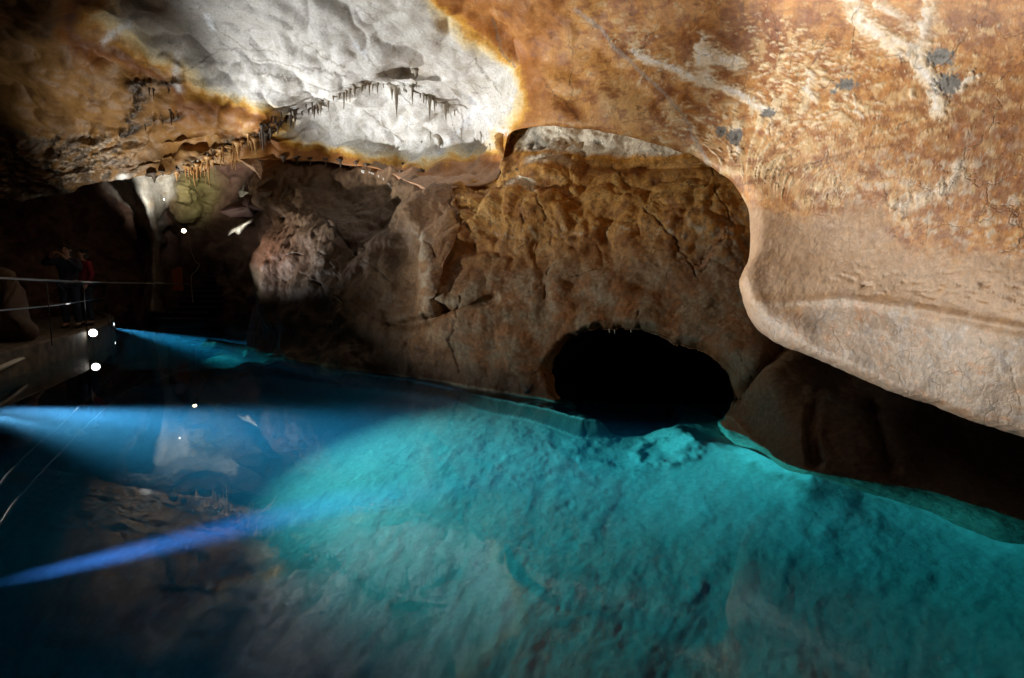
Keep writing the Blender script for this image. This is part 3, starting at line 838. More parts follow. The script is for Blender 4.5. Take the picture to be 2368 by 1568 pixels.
# pink ridge below the ceiling rim
rid = np.exp(-(dseg(q, [(900, 415), (960, 470), (1010, 540), (1000, 590)]) / 62) ** 2)
c = mc(c, (.30, .185, .11), np.clip(rid * 1.1, 0, 1) * .9)
c = mc(c, (.24, .14, .09), rid * sst(.1, .5, nB + .5 * nC) * .7)
c = mc(c, (.40, .36, .31), np.exp(-(dseg(q, [(965, 540), (985, 620), (1005, 690), (985, 720)]) / 20) ** 2) * sst(-.4, .2, nB) * .9)
# yellow clay
yc = np.tile(np.array([.50, .27, .075], f32), (len(q), 1))
yc = mc(yc, (.62, .40, .14), sst(-.1, .4, nB + .3 * nC))
yc = mc(yc, (.30, .13, .03), sst(.0, .45, -nA + .6 * nB + .3 * nC))
ym = np.clip(sst(1030, 1070, q[:, 0]) * sst(650, 470, q[:, 1] + 40 * nA), 0, 1)
c = c * (1 - ym[:, None]) + yc * ym[:, None]
c = mc(c, (.22, .19, .14), sst(1000, 1060, q[:, 0]) * sst(560, 720, q[:, 1] + 40 * nB) * sst(-.2, .3, nA + .3 * nB) * .9)
c = mc(c, (.34, .17, .07), sst(1000, 1060, q[:, 0]) * sst(560, 720, q[:, 1]) * sst(.05, .4, -nA + .4 * nB) * .7)
# pale tide marks
tide = np.exp(-((q[:, 1] - 535 - 10 * nA) / 14) ** 2) * sst(1090, 1150, q[:, 0]) * sst(.05, .4, nB + .5 * nC)
c = mc(c, (.55, .50, .42), np.clip(tide, 0, 1) * .85)
pale = np.exp(-(((q[:, 0] - 1680) / 110) ** 2 + ((q[:, 1] - 570) / 110) ** 2)) + np.exp(-(((q[:, 0] - 1650) / 110) ** 2 + ((q[:, 1] - 740) / 45) ** 2)) + .7 * np.exp(-(((q[:, 0] - 1150) / 130) ** 2 + ((q[:, 1] - 680) / 50) ** 2))
c = mc(c, (.30, .275, .23), np.clip(pale, 0, 1) * sst(-.1, .35, nB * .7 + .6 * nC) * .85)
nl = sst(.28, .5, nC * .7 + nB * .6)
c = mc(c, (.38, .30, .21), nl * .35 * (1 - brown))
# white band behind the bulges
bandx = sst(1175, 1215, q[:, 0]) * sst(1640, 1560, q[:, 0])
yb = np.interp(q[:, 0], [1170, 1230, 1300, 1400, 1500, 1560, 1640], [345, 350, 356, 362, 362, 358, 350])
bv = yb - q[:, 1] + 6 * nB
c = mc(c, (.60, .30, .05), bandx * sst(-16, -2, bv))
c = mc(c, (.74, .71, .62), bandx * sst(-4, 12, bv))
c = mc(c, (.36, .33, .27), bandx * sst(0, 12, bv) * sst(.15, .45, nB + .4 * nC) * .7)
c = mc(c, (.10, .095, .085), bandx * sst(0, 12, bv) * np.exp(-(((q[:, 0] - 1232) / 28) ** 2 + ((q[:, 1] - 322) / 24) ** 2)) * sst(-.5, .2, nB) * .9)
for cx_, t_, w_ in [(1270, 366, 60), (1205, 420, 38)]:
    tp = t_ + ((q[:, 0] - cx_) / w_) ** 2 * 12
    c = mc(c, (.66, .36, .09), np.exp(-((q[:, 1] - tp - 16) / 9) ** 2) * sst(w_ * 1.1, w_ * .5, np.abs(q[:, 0] - cx_)) * .8)
    c = mc(c, (.80, .76, .66), sst(13, 5, np.abs(q[:, 1] - tp) + 2 * nB) * sst(w_ * 1.05, w_ * .6, np.abs(q[:, 0] - cx_)))
# darker foot of the wall
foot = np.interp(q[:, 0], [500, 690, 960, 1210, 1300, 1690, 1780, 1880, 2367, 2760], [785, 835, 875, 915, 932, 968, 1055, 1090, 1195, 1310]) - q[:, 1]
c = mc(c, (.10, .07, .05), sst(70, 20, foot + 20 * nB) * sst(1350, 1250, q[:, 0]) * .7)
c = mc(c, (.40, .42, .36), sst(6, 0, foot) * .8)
# recess under the overhang
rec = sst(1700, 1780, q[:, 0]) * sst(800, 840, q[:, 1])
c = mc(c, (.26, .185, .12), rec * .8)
c = mc(c, (.16, .105, .075), rec * sst(1860, 1890, q[:, 0] + 10 * nB) * .8)  # jutting rock's cast shadow painted dark across the right of the recess
v1 = np.abs(fbm(n0 * 1.3 + .4 * np.stack([nB, nC, nC * 0], 1), 3, 105)); v2 = np.abs(fbm(n0 * 2.9 + .3 * np.stack([nC, nB, nC * 0], 1), 3, 106))
c = mc(c, (.06, .035, .02), sst(.035, .008, v1) * (.25 + .6 * ym) * sst(-.2, .3, nB + nA) * .9)
c = mc(c, (.07, .04, .02), sst(.05, .01, v2) * (.15 + .6 * ym) * sst(-.1, .3, nA - .3 * nB) * .8)
c = mc(c, (.045, .03, .02), np.clip(crackm * 1.0, 0, .8))
c = mc(c, (.32, .13, .07), np.exp(-(dseg(q + nw, z4([(1880, 1160), (1990, 1080), (2100, 880)])) / 7) ** 2) * .45)
c *= (1 + .18 * nD + .15 * nC)[:, None]
c[:, 1] *= .97; c[:, 2] *= .90
c = c * (1 - np.outer(brown * sst(395, 430, q[:, 1]), np.array([.42, .40, .46], f32)))  # brown mass darkened below the rim to stand for the rim's shadow
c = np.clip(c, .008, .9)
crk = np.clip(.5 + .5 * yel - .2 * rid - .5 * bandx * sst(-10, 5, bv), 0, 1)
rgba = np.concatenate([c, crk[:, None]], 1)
ARCH = [(1262, 862), (1266, 840), (1276, 820), (1292, 800), (1312, 785), (1340, 773), (1370, 765), (1400, 761), (1430, 761), (1465, 763), (1500, 767), (1525, 776), (1545, 787), (1565, 797), (1590, 802), (1620, 811), (1645, 822), (1668, 838),
        (1688, 854), (1698, 872), (1702, 892), (1698, 916), (1690, 945), (1668, 975), (1664, 1000), (1680, 1120), (1680, 1300), (1380, 1300), (1330, 1100), (1318, 960), (1300, 934), (1285, 915), (1270, 890)]
aq = np.array(ARCH, f32)
ap, _, _ = catmull(ARCH + [ARCH[0]], 400)
ap = ap[:-1] + np.stack([fbm(np.stack([np.arange(399) / 7, np.zeros(399), np.zeros(399)], 1), 3, 111) * 6.0, fbm(np.stack([np.arange(399) / 7, np.ones(399) * 5, np.zeros(399)], 1), 3, 112) * 6.0], 1)
apl = [tuple(x) for x in ap]
box = (q[:, 0] > 1150) & (q[:, 0] < 1820) & (q[:, 1] > 700) & (q[:, 1] < 1420)
sda = np.full(len(q), -999, f32)
sda[box] = sdpoly(q[box], apl)
# rim of the arch rolls inwards
roll = np.where(sda < 0, np.clip(1 + sda / 26, 0, 1), 1.0)
p = p + rays(q) * (0.20 * roll ** 2.5)[:, None]
lby = np.interp(q[:, 0], np.maximum.accumulate(lb[:, 0])[::6], lb[:, 1][::6])
hid = (sda > 3.5) | ((q[:, 0] < 1150) & (q[:, 1] < lby - 14 - 10 * sst(900, 800, q[:, 0])))
cut = ~hid
ff = grid_faces(WK + WS, WT, cut)
co, ff, rgba = compact(p.astype(f32), ff, rgba)
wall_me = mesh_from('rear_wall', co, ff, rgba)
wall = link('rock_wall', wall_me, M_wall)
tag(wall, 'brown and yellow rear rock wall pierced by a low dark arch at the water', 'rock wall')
bv_wall = BVHTree.FromPolygons([Vector(v) for v in co[::1].tolist()], ff.tolist())
# tunnel behind the arch: a child surface that carries on from its rim
K = 26
ring = ap[::2]
nr = len(ring)
dep = WALL_D(ring) + .12
cen = np.array([1480, 900.0])
tv = []
for k in range(K):
    t = k / (K - 1)
    sc2 = 1 + .10 * math.sin(t * 3.1) - .55 * t ** 3
    qq = cen + (ring - cen) * (sc2 + 0.012)
    qq = qq + np.array([40 * t, 0]) 
    dd = dep + 3.6 * t ** 1.1 + .02
    pts = CAM + rays(qq) * dd[:, None]
    nz = fbm(pts * 1.6, 3, 115) * .22 * min(1, t * 5)
    pts = pts + (pts - (CAM + rays(cen[None]) * dd.mean())) * (nz / 1.2)[:, None]
    tv.append(pts)
tv = np.array(tv)
ti = np.arange(K * nr).reshape(K, nr)
tf = np.stack([ti[:-1], np.roll(ti, -1, 1)[:-1], np.roll(ti, -1, 1)[1:], ti[1:]], -1).reshape(-1, 4)
tco = tv.reshape(-1, 3)
cap_c = len(tco)
tco = np.concatenate([tco, tv[-1].mean(0, keepdims=True)])
capf = np.stack([ti[-1], np.roll(ti[-1], -1), np.full(nr, cap_c), np.full(nr, cap_c)], -1)
tun_me = bpy.data.meshes.new('tunnel')
tun_me.from_pydata(tco.tolist(), [], tf.tolist() + [tuple(x[:3]) for x in capf.tolist()])
for pl_ in tun_me.polygons: pl_.use_smooth = True
a_ = tun_me.color_attributes.new('Col', 'FLOAT_COLOR', 'POINT')
a_.data.foreach_set('color', np.tile(np.array([.26, .19, .14, .6], f32), (len(tco), 1)).ravel())
tun = link('arch_tunnel', tun_me, M_wall, wall)
# ================================================================== DARK SIDE PASSAGE at the far left
PAS_D = TPS([(-1100, 300, 11), (-1100, 600, 10.5), (-1100, 1000, 10.5), (-450, 300, 14), (0, 300, 16), (300, 300, 19), (500, 300, 20), (750, 300, 18), (-450, 600, 12.5), (0, 600, 14.2), (120, 600, 15), (250, 580, 17), (350, 480, 19), (340, 620, 19), (400, 560, 20.5), (440, 440, 20), (500, 440, 20.5),
    (560, 450, 19.5), (620, 450, 17.5), (750, 500, 15.5), (600, 600, 17), (480, 650, 20), (300, 700, 18), (100, 740, 15), (-450, 800, 12.8), (0, 800, 14.2), (200, 800, 16.5), (500, 760, 18.5), (750, 760, 15), (500, 1000, 18.5), (0, 1000, 14.5), (-450, 1000, 13)], 1e-3)
GS, GT = 520, 260
gx = np.linspace(-1100, 760, GS); gy = np.linspace(290, 1000, GT)
Q = np.stack(np.meshgrid(gx, gy, indexing='ij'), -1)
q = Q.reshape(-1, 2).astype(f32)
d = PAS_D(q)
CURT = [(310, 400), (326, 440), (340, 470), (346, 500), (352, 530), (358, 560), (356, 640), (352, 720)]
d -= 1.1 * np.exp(-(dseg(q, CURT) / np.interp(q[:, 1], [400, 470, 540, 700], [34, 26, 13, 12])) ** 2)
d -= .9 * np.exp(-(((q[:, 0] - 440) / 45) ** 2 + ((q[:, 1] - 450) / 70) ** 2))
d += 1.2 * np.exp(-(((q[:, 0] - 388) / 18) ** 2 + ((q[:, 1] - 560) / 80) ** 2))
P = (CAM + rays(q) * d[:, None]).reshape(GS, GT, 3)
n = grid_normals(smooth_grid(P, 2)).reshape(-1, 3)
p = P.reshape(-1, 3)
n0 = np.concatenate([q / 60, np.zeros((len(q), 1), f32)], 1)
nA = fbm(n0, 4, 121); nB = fbm(n0 * 3, 4, 122); nC = fbm(n0 * 8, 3, 123)
grn = np.exp(-(((q[:, 0] - 455) / 60) ** 2 + ((q[:, 1] - 450) / 80) ** 2) ** 2)
cur = sst(1.5, .7, dseg(q, CURT) / np.interp(q[:, 1], [400, 440, 470, 540, 700], [62, 56, 38, 17, 14])) + np.exp(-(((q[:, 0] - 382) / 26) ** 2 + ((q[:, 1] - 430) / 34) ** 2) ** 2)
cur = cur + sst(-6, 10, sdpoly(q, [(312, 345), (520, 345), (522, 372), (500, 386), (440, 396), (400, 405), (335, 405), (315, 380)]) + 8 * nB)
cur = np.clip(cur, 0, 1)
h = fbm(p * .7, 4, 124) * .5 + (ridged(p * np.array([1, 1, 2.2]), 3, 125) - .3) * .25 * grn + fbm(p * 3, 3, 126) * .08
p = p + n * (h * (1 - .7 * cur))[:, None]
c = np.tile(np.array([.16, .085, .06], f32), (len(q), 1))
c = mc(c, (.22, .13, .09), sst(-.1, .4, nA + .4 * nB))
c = mc(c, (.08, .045, .035), sst(0, .4, -nA + .4 * nB))
c = mc(c, (.22, .19, .07), grn * .95)
c = mc(c, (.17, .13, .05), grn * sst(0, .4, nB + .4 * nC) * .8)
c = mc(c, (.60, .57, .50), cur * .95)
c = mc(c, (.45, .33, .20), cur * sst(.25, .5, nB + .4 * nC) * .6)
c = np.clip(c * (1 + .12 * nC)[:, None], .01, .9)
pas_me = mesh_from('passage_wall', p, grid_faces(GS, GT), np.concatenate([c, np.full((len(c), 1), .4)], 1))
pas = link('passage_wall', pas_me, M_far)
tag(pas, 'dark wall of the side passage with a pale calcite curtain and an olive bulge', 'rock wall')
# ================================================================== LAKE BED and WATER
WL = [(480, 782), (560, 796), (690, 836), (830, 859), (960, 876), (1060, 894), (1210, 916), (1300, 934)]
WR = [(1690, 966), (1664, 998), (1780, 1056), (1880, 1091), (2000, 1106), (2100, 1126), (2250, 1161), (2367, 1196), (2750, 1312)]
SH1 = on_plane(WL)[:, :2]; SH2 = on_plane(WR)[:, :2]
NX, NY = 980, 760
gx = np.concatenate([np.linspace(-26, -6.5, 90)[:-1], np.linspace(-6.5, 4.2, NX - 89)])
gy = np.concatenate([np.linspace(-4, 0.6, 50)[:-1], 0.6 * (18.5 / .6) ** np.linspace(0, 1, NY - 49)])
X, Y = np.meshgrid(gx, gy, indexing='ij')
q = np.stack([X.ravel(), Y.ravel()], 1).astype(f32)
d1 = dseg(q, [tuple(a) for a in SH1]); d2 = dseg(q, [tuple(a) for a in SH2])
ds = np.maximum(-np.log(np.exp(-1.6 * d1) + np.exp(-1.6 * d2)) / 1.6, 0)
ds = np.where(np.minimum(d1, d2) < .5, mix(np.minimum(d1, d2), ds, sst(.2, .5, np.minimum(d1, d2))), ds)
_sg = ds.reshape(len(gx), len(gy), 1)
for _k in (26, 26, 18):
    _sg = smooth_grid(_sg, _k)
ds = mix(ds, _sg.ravel(), sst(.06, .45, ds))
w3 = np.concatenate([q, np.zeros((len(q), 1), f32)], 1)
nA = fbm(w3 * .8, 4, 131); nB = fbm(w3 * 2.6, 4, 132); nC = fbm(w3 * 8, 4, 133); nD = fbm(w3 * 22, 3, 134)
base = -(0.55 + 0.34 * ds + .0 * nA)
base = np.maximum(base, -1.75 - .25 * sst(-1, -5, q[:, 0]) )
ledge_w = np.interp(q[:, 1], [0, 3.0, 3.6, 4.3, 5.2, 6.5, 8, 12], [.55, .45, .13, .05, .06, .16, .14, .10]) * (1 + .35 * nB + .10 * nC)
lt = sst(.02, .35, ds)
z = np.maximum(-(.05 + 1.05 * (1 - np.exp(-ds / .85)) * .55 + .55 * (1 - np.exp(-ds / 1.3)) + .12 * ds), base - .25)
z += .03 * nA * lt + (1 - lt) * (.008 * nC + .012 * nB)
# tongues of shelf on both sides of the arch, deep water between them
T1 = [tuple(a) for a in bed_pt([(1040, 890), (1120, 900), (1210, 912), (1300, 932), (1330, 948), (1365, 960), (1395, 973), (1345, 970), (1290, 955), (1220, 938), (1130, 922), (1070, 905)], -.08)[:, :2]]
T2 = [tuple(a) for a in bed_pt([(1560, 928), (1585, 930), (1620, 940), (1680, 962), (1720, 990), (1760, 1040), (1640, 1026), (1588, 1020), (1572, 1003), (1535, 987), (1545, 972), (1555, 955), (1545, 938)], -.16)[:, :2]]
PIT = [tuple(a) for a in bed_pt([(1180, 932), (1290, 957), (1395, 976), (1480, 900), (1560, 900), (1570, 940), (1548, 985), (1590, 1022), (1480, 1020), (1370, 1008), (1280, 985), (1230, 962)], -.75)[:, :2]]
t1 = sdpoly(q, T1) + .03 * nC; t2 = sdpoly(q, T2) + .02 * nC; pt = sdpoly(q, PIT) + .08 * nB
inside = (q[:, 1] > np.interp(q[:, 0], [0, .9, 1.9, 3], [6.6, 6.0, 5.4, 5.0]))
z = z - 2.0 * sst(-.08, .12, pt)
z = np.where(inside & (ds > .05) & (q[:, 0] > .2) & (q[:, 0] < 3.5), np.minimum(z, -2.6), z)
a1 = sst(-.12, .04, t1); z = z * (1 - a1) + (-.07 - .03 * nB) * a1
a2 = sst(-.22, .12, t2); z = z * (1 - a2) + (-.16 - .05 * nB) * a2
z -= .9 * sst(-.2, -5.0, q[:, 0]) * sst(4.0, 6.5, q[:, 1]) * lt
# drowned rock spur on the left and the deep water beside the walkway
z -= 1.1 * sst(.2, -5.5, q[:, 0]) * sst(7.5, 3.5, q[:, 1])
z -= .5 * sst(-2.0, -3.4, q[:, 0]) * sst(3.0, 1.5, q[:, 1])
BR = [tuple(a) for a in bed_pt([(230, 822), (300, 838), (400, 849), (500, 849), (600, 838), (690, 842)], -.6)[:, :2]]
br = dseg(q + .2 * np.stack([nB, nA], 1), BR)
z += 1.0 * np.exp(-(br / .40) ** 2) * lt * (1 + .4 * nB)
# silt ripples run away from the walkway
cx0, cy0 = -1.6, -.4
rr = np.sqrt((q[:, 0] - cx0) ** 2 + (q[:, 1] - cy0) ** 2)
th = np.arctan2(q[:, 1] - cy0, q[:, 0] - cx0)
r3 = np.stack([th * 6 + .5 * nA, rr * .8, rr * 0], 1)
rip = fbm(r3, 4, 141)
rip2 = fbm(np.stack([th * 26 + nB * .5, rr * 1.1, rr * 0 + 4], 1), 4, 142)
deep = lt * (1 - a1) * (1 - a2)
rip3 = fbm(np.stack([th * 60 + nB * .8, rr * 3.0, rr * 0 + 9], 1), 3, 146) * sst(-.2, .4, nA + .5 * nB)
z += deep * (.026 * rip + .009 * rip2 + .004 * rip3 + .008 * nB + .007 * nC * sst(-.3, .4, nA + nB) + .002 * nD)
P1, P2 = worley(w3 * 4.6, 147)
z -= deep * sst(.16, .04, P1 + .05 * nC) * .008 * sst(-.1, .3, nA) * sst(1.0, .3, q[:, 0])
F1, F2 = worley(w3 * 1.9 + .3 * np.stack([nB, nA, nA * 0], 1), 143)
z += deep * (-.012 * sst(.16, .04, F1)) * sst(.0, .3, nA)
tex = sst(4.3, 5.2, q[:, 1]) * sst(7.5, 6.6, q[:, 1]) * sst(-1.8, -1.0, q[:, 0]) * sst(1.9, 1.3, q[:, 0])
z += deep * tex * (ridged(w3 * 2.3, 5, 144) - .35) * .03
z += deep * sst(0, -2.5, q[:, 0]) * fbm(w3 * 1.5, 4, 145) * .03
mx, my = bed_pt([(1540, 1090)], -1.0)[0, :2]
ring = np.abs(np.sqrt(((q[:, 0] - mx) / 1.15) ** 2 + ((q[:, 1] - my) / 1.25) ** 2) - .22 - .03 * nB)
z += .05 * np.exp(-(ring / .05) ** 2) * (.5 + nC)
z -= .012 * np.exp(-(ring / .03) ** 2) * sst(0, .3, nC)
# stones by the right-hand ledge
for sx, sy, rr_, hh in [(2110, 1195, .20, .07)]:
    a_, b_ = bed_pt([(sx, sy)], -.75)[0, :2]
    g = np.sqrt((q[:, 0] - a_) ** 2 + (q[:, 1] - b_) ** 2) / rr_ + .3 * nC
    z += hh * sst(1.15, .4, g) * (.8 + .5 * nC)
z = np.minimum(z, -.05)
co = np.stack([q[:, 0], q[:, 1], z], 1)
c = np.tile(np.array([.50, .49, .44], f32), (len(q), 1))
c = mc(c, (.42, .40, .35), sst(-.1, .5, nA * .5 + rip * .5))
c = mc(c, (.58, .57, .53), sst(.0, .5, rip2 * .6 + nB * .4) * .6)
c = mc(c, (.24, .22, .19), deep * sst(.45, .6, nC * .7 + nB * .35) * .5)
c = mc(c, (.30, .28, .22), (1 - lt) * sst(-.1, .3, nC + .6 * nB) * .85)
c = mc(c, (.62, .64, .58), (1 - lt) * sst(.1, .4, -nC + .5 * nB) * .7)
c = mc(c, (.62, .62, .58), np.clip(a1 + a2, 0, 1) * .6)
c = mc(c, (.80, .80, .74), sst(.16, .04, ds + .05 * nC) * .8)
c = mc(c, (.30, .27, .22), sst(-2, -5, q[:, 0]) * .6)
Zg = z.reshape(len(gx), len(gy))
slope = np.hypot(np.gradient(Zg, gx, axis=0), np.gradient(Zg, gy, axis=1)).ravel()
c = mc(c, (.055, .05, .04), sst(1.3, 2.4, slope + .3 * nC) * .85)  # steep sides painted dark in place of undercut shade
c = np.clip(c * (1 + .1 * nD)[:, None], .02, .9)
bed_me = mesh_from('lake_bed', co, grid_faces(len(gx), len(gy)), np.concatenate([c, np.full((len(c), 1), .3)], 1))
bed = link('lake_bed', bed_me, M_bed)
tag(bed, kind='structure'); bed['label'] = 'pale rippled silt bed seen through the turquoise water'
# water: one closed body, still surface
wm_ = bpy.data.meshes.new('water')
x0, x1, y0, y1, zb = -26.5, 4.6, -4.5, 19.0, -6.0
wm_.from_pydata([(x0, y0, zb), (x1, y0, zb), (x1, y1, zb), (x0, y1, zb), (x0, y0, 0), (x1, y0, 0), (x1, y1, 0), (x0, y1, 0)], [], [(0, 3, 2, 1), (4, 5, 6, 7), (0, 1, 5, 4), (1, 2, 6, 5), (2, 3, 7, 6), (3, 0, 4, 7)])
wm_.update()
mw, nt, b = nodes('clear_lake_water')
L = nt.links.new
b.inputs['Base Color'].default_value = (1, 1, 1, 1)
b.inputs['Roughness'].default_value = 0.0
b.inputs['IOR'].default_value = 1.33
b.inputs['Transmission Weight'].default_value = 1.0
tc_ = N(nt, 'ShaderNodeTexCoord'); nz = N(nt, 'ShaderNodeTexNoise', Scale=1.3, Detail=2.0)
L(tc_.outputs['Object'], nz.inputs['Vector'])
bp = N(nt, 'ShaderNodeBump', Strength=0.05, Distance=0.02); L(nz.outputs['Fac'], bp.inputs['Height']); L(bp.outputs[0], b.inputs['Normal'])
va = N(nt, 'ShaderNodeVolumeAbsorption', Color=(0.02, 0.865, 0.99, 1), Density=0.40)
vs = N(nt, 'ShaderNodeVolumeScatter', Color=(0.22, 0.55, 1.0, 1), Density=WATER_SCATTER, Anisotropy=0.1)
ad = N(nt, 'ShaderNodeAddShader'); L(va.outputs[0], ad.inputs[0]); L(vs.outputs[0], ad.inputs[1])
L(ad.outputs[0], nt.nodes['Material Output'].inputs['Volume'])
water = link('water', wm_, mw)
tag(water, kind='structure'); water['label'] = 'still clear turquoise lake water crossed by beams of light'
# ================================================================== THINGS
bv_roof = BVHTree.FromPolygons([Vector(v) for v in ROOF_CO.tolist()], ff_roof.tolist())
VC = Vector(CAM)
V = lambda px, py, d: Vector(at(px, py, d))
def cast(px, py, only=None):
    dr = Vector(rays(np.array([px, py], float))).normalized()
    best = None
    for nm, bv in (('roof', bv_roof), ('wall', bv_wall)):
        if only and nm != only: continue
        r = bv.ray_cast(VC, dr, 60)
        if r[0] is not None and (best is None or r[3] < best[1]):
            best = (r[0], r[3])
    if best is None: return None
    P_ = best[0]
    return P_, (P_ - VC).dot(Vector(FW))

M_sgrey = plain_mat('grey_dripstone', (.30, .26, .20), .6, 0, .25, 30, .3)
M_sdark = plain_mat('dark_dripstone', (.085, .06, .04), .6, 0, .35, 40, .4)
M_sorange = plain_mat('amber_dripstone', (.62, .36, .14), .45, 0, .35, 40, .3)
M_swhite = plain_mat('white_dripstone', (.82, .79, .72), .5, 0, .15, 30, .2)
ORD = ['first', 'second', 'third', 'fourth', 'fifth', 'sixth', 'seventh', 'eighth', 'ninth', 'tenth', 'eleventh', 'twelfth', 'thirteenth']
cA = lambda x, y: ((1000 + .31891 * x) / 1.7303, (200 + .31891 * y) / 1.7303, .31891 / 1.7303)
cB = lambda x, y: ((1000 + .549 * x) / 1.7303, (200 + .549 * y) / 1.7303, .549 / 1.7303)
cC = lambda x, y: ((500 + .38259 * x) / 1.7303, (500 + .38259 * y) / 1.7303, .38259 / 1.7303)
cD = lambda x, y: (.5102 * x / 1.7303, .5102 * y / 1.7303, .5102 / 1.7303)
cE = lambda x, y: ((1700 + .63345 * x) / 1.7303, (1200 + .63345 * y) / 1.7303, .63345 / 1.7303)
CLUSTERS = [
 ('dark stalactites at the low end of the white crest', M_sdark, cA, [(125, 1040, 1195, 24), (152, 960, 1258, 34), (225, 930, 1040, 18), (270, 850, 930, 14), (305, 860, 935, 16), (322, 860, 935, 14), (390, 790, 890, 13), (510, 770, 875, 14)]),
 ('dark stubby drips halfway up the white crest', M_sdark, cA, [(550, 750, 890, 20), (570, 750, 910, 24), (700, 690, 750, 18), (775, 660, 800, 16)]),
 ('grey drips under the bend of the white crest', M_sgrey, cA, [(1175, 540, 740, 18), (1200, 545, 640, 15), (1247, 490, 660, 22)]),
 ('short pale drips along the top of the white crest', M_sgrey, cA, [(1440, 440, 490, 18), (1480, 420, 445, 14), (1535, 440, 520, 22), (1670, 425, 475, 16)]),
 ('long grey stalactites right of the crest top', M_sgrey, cA, [(1775, 460, 630, 36), (1832, 470, 840, 42), (1860, 470, 570, 15), (1876, 470, 545, 12), (1925, 465, 525, 11), (1940, 470, 540, 10), (1955, 475, 540, 9), (2035, 480, 700, 24), (2085, 280, 480, 44), (2130, 540, 595, 14), (2178, 550, 665, 19)]),
 ('stalactites descending the right slope of the white vault', M_sgrey, cB, [(1240, 320, 348, 10), (1265, 330, 388, 10), (1283, 335, 395, 8), (1308, 340, 503, 24), (1342, 370, 465, 12), (1356, 375, 410, 9), (1422, 400, 510, 26), (1440, 420, 470, 14), (1490, 440, 480, 10)]),
 ('scattered thin drips on the lower white face', M_sgrey, cB, [(1250, 680, 740, 6), (1312, 600, 665, 7), (1380, 640, 720, 30), (1537, 575, 650, 7), (1683, 610, 695, 8), (1750, 700, 755, 7)]),
 ('drips in the dark niche beside the orange overhang', M_swhite, cB, [(1880, 610, 680, 10), (1918, 615, 742, 9), (1933, 620, 725, 8), (1960, 625, 655, 6), (1972, 628, 675, 6), (1985, 630, 685, 6)]),
 ('slender white straws hanging under the tan rim', M_swhite, cB, [(735, 862, 920, 6), (743, 868, 900, 5), (820, 888, 1000, 7), (832, 890, 1028, 8), (870, 900, 960, 5), (888, 905, 1025, 6), (900, 910, 950, 5), (940, 925, 998, 6), (975, 945, 1120, 5), (1010, 985, 1140, 5), (1019, 995, 1085, 5), (1032, 1010, 1138, 5)]),
 ('dark drips on the pink slope below the rim', M_sdark, cB, [(1100, 895, 945, 12), (1115, 835, 900, 10), (1238, 883, 922, 12), (1248, 885, 985, 10), (1257, 888, 1010, 11)]),
 ('bright amber stalactites clustered at the ceiling lip', M_sorange, cC, [(628, 435, 590, 18), (662, 445, 595, 20), (685, 440, 520, 14), (708, 445, 640, 24), (724, 465, 655, 14), (742, 465, 570, 14), (764, 455, 580, 14), (786, 440, 550, 16), (826, 430, 605, 15), (866, 425, 640, 18), (917, 385, 475, 22)]),
 ('amber drips climbing from the lip to the crest', M_sorange, cC, [(995, 340, 430, 12), (1018, 235, 420, 12), (1045, 385, 415, 9), (1075, 215, 275, 11), (1114, 375, 465, 11), (1131, 190, 440, 14), (1153, 375, 470, 12), (1175, 195, 370, 34), (1212, 170, 285, 15), (1285, 105, 215, 20)]),
 ('stubs along the left part of the ceiling lip', M_sdark, cC, [(108, 572, 605, 12), (300, 535, 610, 42), (390, 505, 540, 24), (485, 520, 588, 20), (560, 480, 520, 24)]),
 ('dark clump on the brown ceiling above the lip', M_sdark, cD, [(1070, 830, 890, 18), (1135, 980, 1030, 8), (1165, 690, 760, 12), (1200, 700, 775, 12), (1270, 920, 980, 9), (1320, 690, 735, 16), (1335, 870, 980, 11), (1390, 890, 930, 8)]),
 ('tiny drips at the top of the dark arch', M_swhite, cE, [(1165, 181, 212, 6), (1199, 184, 217, 6), (1302, 192, 210, 5)]),
]
cI = lambda x, y: (x, y, 1.0)
rs_ = random.Random(5)
def along(pl, n, lo, hi, dy):
    P_, _, _ = catmull(pl, n)
    return [(p_[0] + rs_.uniform(-4, 4), p_[1] + dy, p_[1] + dy + rs_.uniform(lo, hi), rs_.uniform(4, 9)) for p_ in P_]
CLUSTERS += [
 ('small dark drips fringing the lower white crest', M_sdark, cI, along([(612, 312), (640, 287), (680, 265), (730, 244)], 12, 10, 30, 1)),
 ('small grey drips fringing the upper white crest', M_sgrey, cI, along([(742, 238), (780, 218), (830, 199), (870, 193)], 9, 8, 26, 1)),
 ('amber fringe drips along the curved ceiling lip', M_sorange, cI, along([(405, 398), (440, 386), (490, 360), (545, 334), (592, 322)], 13, 12, 34, 2)),
 ('thin dark drips under the tan ceiling rim', M_sdark, cI, along([(655, 366), (720, 368), (790, 374), (850, 383)], 7, 8, 20, 0)),
]
